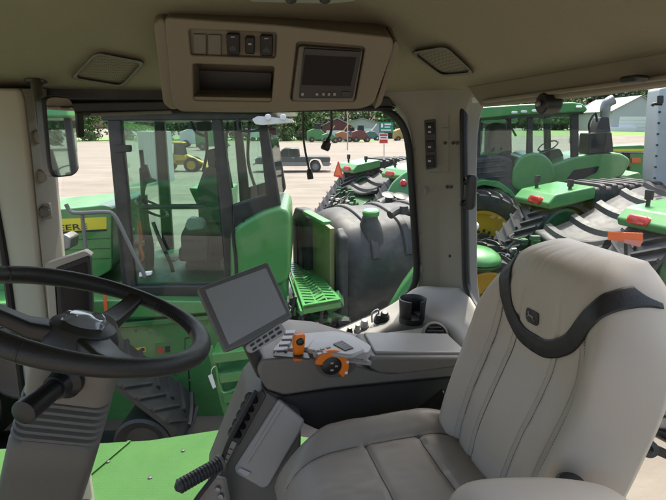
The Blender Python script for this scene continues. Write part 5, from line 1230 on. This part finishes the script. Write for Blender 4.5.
# ================================================================== PICKUP
pk = thing('pickup_truck', 'dark green pickup truck with silver lower body crossing the pale lot', 'pickup', gz(302, 170))
pz0 = gz(316, 171); Yk = pz0.y
Tp, hp, lp2 = ftrans(V((pz0.x+1.0, Yk+.0, 0)), (-1, -.06, 0))      # y runs forward (to the left), x to its right (away from us is +)
def pp(name, prof, x0, x1, m, par=None, bevel=.04, seg=3): return lprism(Tp, prof, x0, x1).build(name, m, par or pk, bevel, seg)
HW = .95
bd = pp('body', [(0, .62), (-.02, .95), (.02, 1.12), (2.15, 1.14), (4.1, 1.16), (5.35, 1.08), (5.5, .95), (5.5, .62), (4.95, .6), (4.75, .92), (4.4, 1.0), (4.05, .92), (3.9, .6), (1.55, .6), (1.4, .92), (1.05, 1.0), (.7, .92), (.55, .6)], -HW, HW, 'truck_green')
for s in (-1, 1):
    pp('lower_panel', [(.02, .45), (.02, .74), (.58, .74), (.5, .45)], s*HW-.015, s*HW+.015, 'truck_silver', bd, .01)
    pp('lower_panel', [(1.52, .45), (1.48, .74), (3.95, .74), (3.92, .45)], s*HW-.015, s*HW+.015, 'truck_silver', bd, .01)
    pp('side_window', [(2.32, 1.2), (2.36, 1.62), (3.0, 1.64), (3.0, 1.2)], s*(HW-.07)-.01, s*(HW-.07)+.01, 'dark_window', pk, 0)
    pp('side_window', [(3.06, 1.2), (3.06, 1.64), (3.4, 1.62), (3.85, 1.2)], s*(HW-.07)-.01, s*(HW-.07)+.01, 'dark_window', pk, 0)
    MB().box(Tp(s*(HW+.01), 2.7, 1.05), (.18, .03, .03)).build('door_handle', 'chrome', pk)
    MB().box(Tp(s*(HW+.12), 3.75, 1.25), (.12, .2, .16)).build('door_mirror', 'black_plastic', pk, .02)
    for y in (1.05, 4.4):
        wl = MB().lathe(Tp(s*.86, y, .40), lp2, [(.24, -.12), (.36, -.12), (.40, -.08), (.40, .08), (.36, .12), (.24, .12)], 32, cap=False).build('wheel', 'rubber', pk)
        MB().lathe(Tp(s*.86, y, .40), lp2*s, [(.25, -.1), (.25, .10), (.20, .11), (.17, .07), (.06, .09), (.01, .10)], 24).build('rim', 'truck_silver', wl)
pp('cabin', [(2.18, 1.12), (2.24, 1.66), (2.4, 1.76), (3.3, 1.77), (3.48, 1.68), (4.05, 1.14)], -HW+.07, HW-.07, 'truck_green', pk, .06)
pp('bed_interior', [(.08, 1.125), (2.1, 1.135), (2.1, 1.15), (.08, 1.14)], -HW+.15, HW-.15, 'black_plastic', pk, 0)
MB().box(Tp(0, -.1, .6), (.15, 1.8, .18)).build('rear_bumper', 'chrome', pk, .03); MB().box(Tp(0, 5.55, .6), (.15, 1.8, .2)).build('front_bumper', 'chrome', pk, .03)
for s in (-1, 1): MB().box(Tp(s*.82, -.03, .95), (.05, .16, .26)).build('tail_lamp', 'red_lens', pk, .01); MB().box(Tp(s*.7, 5.5, .92), (.06, .3, .14)).build('headlamp', 'lamp_lens', pk, .02)

# ================================================================== YELLOW LOADER (seen through the neighbour's cab)
ld = thing('wheel_loader', 'yellow wheel loader far off, seen through the neighbouring cab glass', 'loader', gz(188, 170))
zl = gz(188, 171); Tl, hl, ll = ftrans(V((zl.x-1.6, zl.y, 0)), (1, .1, 0))
k = .80
def lpp(name, prof, x0, x1, m, par=None, bevel=.04): return lprism(Tl, [(y*k, z*k) for y, z in prof], x0, x1).build(name, m, par or ld, bevel, 3)
lpp('engine_hood', [(-.6, .8), (-.7, 1.3), (-.4, 1.65), (.9, 1.75), (1.1, .8)], -.6, .6, 'yellow')
lpp('loader_frame', [(.8, .6), (.8, 1.1), (3.0, .95), (3.2, .6)], -.35, .35, 'yellow')
lpp('cab_base', [(.8, 1.0), (.8, 1.6), (1.9, 1.5), (2.1, 1.0)], -.6, .6, 'yellow')
lpp('cab_glass', [(.85, 1.6), (.95, 2.6), (1.7, 2.6), (1.9, 1.52)], -.55, .55, 'dark_window', bevel=.03)
lpp('cab_roof', [(.8, 2.6), (.85, 2.72), (1.8, 2.72), (1.85, 2.6)], -.65, .65, 'yellow')
lpp('lift_arm', [(1.8, 1.4), (2.0, 1.55), (3.6, .75), (3.9, .35), (3.6, .35), (3.3, .7)], -.4, .4, 'yellow')
lpp('bucket', [(3.5, .1), (3.6, .75), (3.8, .8), (4.0, .3), (4.5, .12), (4.5, .05)], -1.1, 1.1, 'yellow')
for y in (.1, 2.5):
    for s in (-1, 1):
        wl = MB().lathe(Tl(s*.75, y*k, .62*k), ll, [(.33, -.2), (.55, -.2), (.62*k, -.15), (.62*k, .15), (.55, .2), (.33, .2)], 30, cap=False).build('wheel', 'rubber', ld)
        MB().lathe(Tl(s*.75, y*k, .62*k), ll*s, [(.34, -.18), (.34, .16), (.26, .12), (.10, .14), (.01, .15)], 24).build('rim', 'yellow', wl)

# white storage box beside the loader
wb_ = gz(151, 184); o = MB().prism([wb_+V((-.55, 0, 0)), wb_+V((.65, 0, 0)), wb_+V((.65, 0, 3.0)), wb_+V((-.55, 0, 3.0))], (0, 2.4, 0))
cont = o.build('storage_container', 'shed_wall', None, .02); tag(cont, 'upright white storage container left of the yellow loader', 'container')
b = MB()
for k in range(7): b.prism([wb_+V((-.52+k*.165, -.03, .08)), wb_+V((-.43+k*.165, -.03, .08)), wb_+V((-.43+k*.165, -.03, 2.95)), wb_+V((-.52+k*.165, -.03, 2.95))], (0, .04, 0))
b.build('corrugation', 'shed_wall', cont, .01)

# ================================================================== SIGN ON A POST
sg = thing('roadside_sign', 'green board above a red and white board on one post in the lot', 'sign', gz(384, 156))
s0 = gz(384, 156); Ys = s0.y; sc_ = Ys/FPX
def sat(px, py, o=0): p = at(px, py, Ys); p.y -= o; return p
MB().tube([s0, sat(384, 127)], .05, 8).build('post', 'steel', sg)
def board(nm, x0, y0, x1, y1, m, o, par=None): return MB().prism([sat(x0, y0, o), sat(x1, y0, o), sat(x1, y1, o), sat(x0, y1, o)], (0, .03, 0)).build(nm, m, par or sg)
g1 = board('green_board', 379, 122, 393, 132.5, 'sign_green', .06)
for (x0, y0, x1, y1) in ((381, 123.5, 383, 127.5), (384.5, 123.5, 391, 125), (384.5, 126.5, 390, 127.6), (381, 129.5, 391, 130.6)): board('board_mark', x0, y0, x1, y1, 'decal_white', .075, g1)
g2 = board('white_board', 379, 133.5, 388, 143.5, 'decal_white', .06)
for (x0, y0, x1, y1) in ((379.6, 134, 387.4, 136), (380.5, 137, 386.5, 138.2), (379.6, 139.5, 387.4, 143)): board('board_mark', x0, y0, x1, y1, 'sign_red', .075, g2)

for px_, yb_, yt_, lb_ in ((347.5, 150, 100, 'thin pale pole standing in the lot left of the roadside sign'),):
    q0 = gz(px_, yb_); q1 = at(px_, yt_, q0.y); lp_ = thing('utility_pole', lb_, 'pole', q0)
    MB().tube([q0, q1], [.09, .06], 8).build('pole_shaft', 'shed_wall', lp_); MB().box(q1-UP*.4, (1.6, .1, .1)).build('cross_arm', 'bark', lp_)
# ================================================================== FAR YARD: trucks, implements, shed
def box_truck(label, px, py, Lm, Hm, m, cabm, group):
    p = gz(px, py); t = thing('parked_truck', label, 'truck', p, group); Tb, hb_, lb_ = ftrans(p, (1, .05, 0))
    lprism(Tb, [(-Lm/2, .9), (-Lm/2, Hm), (Lm/2-1.9, Hm), (Lm/2-1.9, .9)], -1.1, 1.1).build('truck_body', m, t, .04)
    lprism(Tb, [(Lm/2-1.8, .6), (Lm/2-1.8, 2.4), (Lm/2-.9, 2.4), (Lm/2-.5, 1.6), (Lm/2+.3, 1.4), (Lm/2+.35, .6)], -1.0, 1.0).build('truck_cab', cabm, t, .08)
    lprism(Tb, [(Lm/2-1.5, 1.55), (Lm/2-1.5, 2.25), (Lm/2-.95, 2.25), (Lm/2-.6, 1.6)], -1.02, 1.02).build('cab_window', 'dark_window', t, .01)
    for y in (-Lm/2+.8, Lm/2-.6):
        for s in (-1, 1): MB().lathe(Tb(s*.95, y, .48), lb_, [(.02, -.15), (.48, -.15), (.48, .15), (.02, .15)], 20).build('wheel', 'rubber', t)
    return t
box_truck('white box truck parked far off below the trees, left of the hanging cable', 288, 139.5, 7, 3.2, 'white_paint', 'white_paint', 'trucks parked along the far edge')
box_truck('white truck with silver body parked far off behind the hanging cable', 304, 138.5, 6, 2.9, 'truck_silver', 'white_paint', 'trucks parked along the far edge')
box_truck('small white truck parked farthest left, partly behind the neighbouring cab', 262, 141, 6, 2.8, 'white_paint', 'shed_wall', 'trucks parked along the far edge')
rnd = random.Random(11)
def implement(label, px, py, w, m1, m2, kind):
    p = gz(px, py); t = thing('farm_implement', label, 'implement', p, 'implements along the far edge'); Tb, hb_, lb_ = ftrans(p, (1, .15, 0))
    h = w*.55
    lprism(Tb, [(-w/2, .5), (-w/2, h*.9), (-w*.2, h*1.1), (w*.15, h), (w*.35, h*.6), (w/2, .6)], -.9, .9).build('machine_body', m1, t, .1)
    if kind % 2: lprism(Tb, [(-w*.2, h), (-w*.15, h*1.55), (w*.1, h*1.55), (w*.15, h)], -.6, .6).build('machine_cab', 'dark_window', t, .05)
    else: MB().tube([Tb(0, -w*.1, h), Tb(0, w*.3, h*1.9)], .12, 8).build('boom', m2, t)
    for y in (-w*.3, w*.3):
        for s in (-1, 1): MB().lathe(Tb(s*.95, y, .6), lb_, [(.25, -.2), (.6, -.2), (.6, .2), (.25, .2), (.2, .1), (.2, -.1)], 20).build('wheel', 'rubber', t); MB().lathe(Tb(s*.95, y, .6), lb_, [(.02, -.12), (.26, -.16), (.26, .16), (.02, .12)], 16).build('rim', m2, t.children[-1])
for a in (('orange implement with yellow boom far off, right of the hanging plug', 344, 142, 4, 'dull_orange', 'dull_yellow', 0), ('blue machine with cab far off between the orange and teal ones', 352, 141.5, 4, 'blue_paint', 'dull_yellow', 1), ('red machine with cab far off left of the roadside sign', 361, 142, 4.5, 'red_paint', 'dull_yellow', 1),
          ('teal implement far off just left of the sign post', 372, 140.5, 4, 'teal_paint', 'white_paint', 0), ('yellow machine with boom far off right of the sign, by the window edge', 403, 141, 5, 'dull_yellow', 'dull_orange', 0), ('orange machine with cab at the far right corner of the side window', 414, 141, 4.5, 'dull_orange', 'dull_yellow', 1),
          ('green tractor far off below the trees, between truck and hanging cable', 318, 142, 5, 'green_worn', 'dull_yellow', 1), ('small green mower far off, right of the white trucks', 330, 143, 3.5, 'green_worn', 'dull_yellow', 0),
          ('green machine seen far off through the neighbouring cab glass, right of loader', 214, 150, 5, 'green_worn', 'dull_yellow', 1), ('white machine seen far off through the neighbouring cab, behind the loader', 196, 147, 5, 'white_paint', 'dull_yellow', 1)): implement(*a)
def shed(name, label, cat, px, py, Y, w, dpt, he, hr, mw, mr, gable=True):
    p = at(px, py, Y); p.z = gheight(p.x, p.y); t = thing(name, label, cat, p); Tb, hb_, lb_ = ftrans(p, (0, 1, 0))
    lw = MB().prism([Tb(-w/2, 0, -.3), Tb(w/2, 0, -.3), Tb(w/2, 0, he), Tb(0, 0, hr), Tb(-w/2, 0, he)], V((0, dpt, 0))).build('wall', mw, t)
    for s in (-1, 1): MB().prism([Tb(0, -.4, hr+.05), Tb(s*(w/2+.5), -.4, he-.2), Tb(s*(w/2+.5), -.4, he+.02), Tb(0, -.4, hr+.28)], V((0, dpt+.8, 0))).build('roof', mr, t)
    dw = w*.30
    dr = MB().prism([Tb(-dw-w*.05, -.05, 0), Tb(dw-w*.05, -.05, 0), Tb(dw-w*.05, -.05, he*.72), Tb(-dw-w*.05, -.05, he*.72)], V((0, .1, 0))).build('door', 'white_paint', lw)
    b = MB()
    for k in range(1, 4): b.box(Tb(-w*.05, -.06, he*.72*k/4), (dw*2, .03, .05))
    b.build('door_joint', 'shed_roof', dr)
    return t
shed('white_shed', 'white gabled shed with grey roof on the grass bank beyond the lot', 'shed', 636, 131, 131, 13.5, 22, 5.0, 8.6, 'shed_wall', 'shed_roof')
shed('red_barn', 'small red shed with pale roof far off under the trees', 'shed', 337, 139, 125, 7.5, 8, 3.6, 5.4, 'red_paint', 'shed_roof')
shed('storage_hall', 'low white hall far off behind the machines, under the trees', 'hall', 362, 137, 150, 13, 14, 4.2, 5.8, 'shed_wall', 'shed_roof')
# white field tank on the grass by the shed
tkp = at(585, 138, 60); tkp.z = 0; ta = thing('nurse_tank', 'long pale blue tank lying between the cab pillar and exhaust stack', 'tank', tkp)
MB().lathe(tkp+V((-1.5, 0, 1.9)), (1, 0, 0), [(.02, -.25), (.6, -.15), (.85, .1), (.85, 3.0), (.6, 3.25), (.02, 3.35)], 28).build('tank_shell', 'shed_wall', ta, smooth=60)
b = MB()
for x in (-1.0, 1.2): b.box(tkp+V((x, 0, .55)), (.12, 1.2, 1.1))
b.build('tank_saddle', 'charcoal', ta)
wtb = box_truck('white flatbed trailer truck far off between exhaust stack and white shed', 622, 140.5, 9, 3.4, 'white_paint', 'white_paint', 'trucks parked along the far edge')

# ================================================================== TREES
def crown_mesh(kind, seed):
    rnd = random.Random(seed); b = bmesh.new(); clumps = []
    if kind == 'round':
        for k in range(64):
            a = rnd.uniform(0, 6.28); z = rnd.uniform(-1, 1); rr = math.sqrt(max(.05, 1-z*z))*rnd.uniform(.35, 1)
            clumps.append((V((math.cos(a)*rr*3.4, math.sin(a)*rr*3.4, 4.9+z*4.6)), rnd.uniform(.6, 1.35)))
    else:
        for k in range(60):
            z = rnd.random()**1.3; a = rnd.uniform(0, 6.28); rr = (1-z)*2.3*rnd.uniform(.3, 1)+.1
            clumps.append((V((math.cos(a)*rr, math.sin(a)*rr, 1.2+z*10)), rnd.uniform(.45, .9)*(1.15-z*.5)))
    for c, r in clumps:
        for k in range(int(46*r)):
            d = V((rnd.gauss(0, 1), rnd.gauss(0, 1), rnd.gauss(0, .8))); d.normalize(); p = c+d*r*rnd.uniform(.45, 1.05)
            n_ = (d+V((rnd.uniform(-.7, .7), rnd.uniform(-.7, .7), rnd.uniform(-.2, .9)))).normalized(); u = n_.orthogonal().normalized(); w_ = n_.cross(u); s = rnd.uniform(.16, .34)
            u2 = u*math.cos(k)+w_*math.sin(k); w2 = n_.cross(u2)
            b.faces.new([b.verts.new(p+u2*s), b.verts.new(p+w2*s*.6), b.verts.new(p-u2*s), b.verts.new(p-w2*s*.6)])
    me = bpy.data.meshes.new('crown'); b.to_mesh(me); b.free(); return me
crowns = {('round', 0): 'leaf_a', ('round', 1): 'leaf_b', ('cone', 0): 'leaf_c'}
protos = {}
for (kd, i), m_ in crowns.items():
    me = crown_mesh(kd, 20+i); me.materials.append(MATS[m_]); protos[(kd, i)] = me
tb2 = MB(); tb2.tube([V((0, 0, -.2)), V((.05, 0, 2)), V((-.1, .1, 4)), V((.1, 0, 7))], [.34, .26, .2, .07], 10)
for a in (.4, 2.3, 4.2): tb2.tube([V((0, 0, 3)), V((math.cos(a)*1.0, math.sin(a)*1.0, 4.8)), V((math.cos(a)*2.2, math.sin(a)*2.2, 6.6))], [.15, .1, .03], 7)
trunk_o = tb2.build('trunk', 'bark'); trunk_me = trunk_o.data; bpy.data.objects.remove(trunk_o)
def tree(px, Y, s, kd, i, label, group, sx=1.0):
    p = at(px, 140, Y); p.z = gheight(p.x, p.y)
    t = thing('pine_tree' if kd == 'cone' else 'shade_tree', label, 'tree', (0, 0, 0), group)
    t.location = p; t.scale = (s*sx, s*sx, s); t.rotation_euler = (0, 0, px*.7)
    for nm, me in (('crown', protos[(kd, i)]), ('trunk', trunk_me)):
        o = bpy.data.objects.new(nm, me); C.objects.link(o); o.parent = t
for k, (px, Y, s, i) in enumerate(((60, 132, 1.5, 0), (92, 128, 1.35, 1), (128, 136, 1.6, 0), (160, 130, 1.3, 1), (188, 140, 1.6, 0), (214, 132, 1.35, 0), (238, 138, 1.5, 1), (262, 132, 1.25, 0), (284, 128, 1.3, 1), (303, 140, 1.5, 0), (320, 130, 1.35, 1), (345, 160, 1.55, 0), (368, 165, 1.5, 0), (388, 160, 1.6, 1), (408, 158, 1.45, 0), (428, 165, 1.6, 0), (20, 135, 1.5, 1), (-20, 130, 1.5, 0), (-60, 136, 1.6, 1))):
    if px < 255: lab = 'leafy tree of the far row seen through or beside the neighbouring cab'
    elif px < 330: lab = 'leafy tree of the far row behind the white trucks and hanging cable'
    else: lab = 'leafy tree of the far row behind the sign and coloured machines'
    tree(px, Y, s, 'round', i, lab, 'far row of leafy trees', 1.15)
for k, (px, Y, s) in enumerate(((585, 165, 1.25), (596, 158, 1.4), (606, 160, 1.5), (615, 156, 1.35), (624, 162, 1.45), (634, 170, 1.4))): tree(px, Y, s, 'cone', 0, 'dark conifer in the dense group beside the white shed', 'conifers by the shed', 1.4)
for k, (px, Y, s) in enumerate(((440, 140, 1.5), (470, 150, 1.7), (500, 158, 1.6), (530, 150, 1.6), (560, 160, 1.8), (648, 185, 2.1), (672, 180, 2.2), (700, 175, 2.2), (735, 150, 1.8), (610, 195, 2.2), (580, 190, 2.0))): tree(px, Y, s, 'round', 0, 'broad leafy tree behind the rear window machines and shed', 'leafy trees behind the shed', 1.3)

for k, (x, y, s_) in enumerate(((60, -38, 1.5), (72, -30, 1.7), (80, -20, 1.6), (84, -10, 1.7), (66, -50, 1.6), (90, -2, 1.6))):
    t = thing('shade_tree', 'leafy tree behind the cab, showing only in the inside mirror', 'tree', (x, y, 0), 'trees mirrored in the cab mirror'); t.scale = (s_*1.2, s_*1.2, s_)
    for nm, me in (('crown', protos[('round', k % 2)]), ('trunk', trunk_me)):
        o = bpy.data.objects.new(nm, me); C.objects.link(o); o.parent = t
# ================================================================== CAMERA, SKY, SUN
cam = bpy.data.cameras.new('camera'); co = bpy.data.objects.new('camera', cam); C.objects.link(co)
cam.sensor_width = 36; cam.lens = FPX*36/666; co.location = EYE; co.rotation_euler = (R(90)-PITCH, 0, 0)
cam.clip_start = .02; cam.clip_end = 3000; bpy.context.scene.camera = co
SUN = V((.12, .42, 1.0)).normalized()
w = bpy.data.worlds.new('World'); bpy.context.scene.world = w; w.use_nodes = True
N = w.node_tree.nodes; L = w.node_tree.links
sk = N.new('ShaderNodeTexSky'); sk.sky_type = 'NISHITA'; sk.sun_disc = False
sk.sun_elevation = math.asin(SUN.z); sk.sun_rotation = math.atan2(SUN.x, SUN.y); sk.dust_density = 6.0; sk.air_density = 1.0; sk.ozone_density = .4
L.new(sk.outputs[0], N['Background'].inputs[0]); N['Background'].inputs[1].default_value = .15
sl = bpy.data.lights.new('sun', 'SUN'); sl.energy = 2.4; sl.angle = R(.6); sl.color = (1, .955, .88)
so = bpy.data.objects.new('sun', sl); C.objects.link(so); so.rotation_euler = SUN.to_track_quat('Z', 'Y').to_euler()
sc = bpy.context.scene
sc.view_settings.view_transform = 'Standard'; sc.view_settings.look = 'None'; sc.view_settings.gamma = 1; sc.view_settings.exposure = 1.62
sc.cycles.use_denoising = True
try: sc.cycles.denoiser = 'OPENIMAGEDENOISE'
except Exception: pass
sc.cycles.max_bounces = 12; sc.cycles.transparent_max_bounces = 24; sc.cycles.diffuse_bounces = 6; sc.cycles.glossy_bounces = 4
sc.cycles.sample_clamp_indirect = 6; sc.cycles.caustics_reflective = False; sc.cycles.caustics_refractive = False
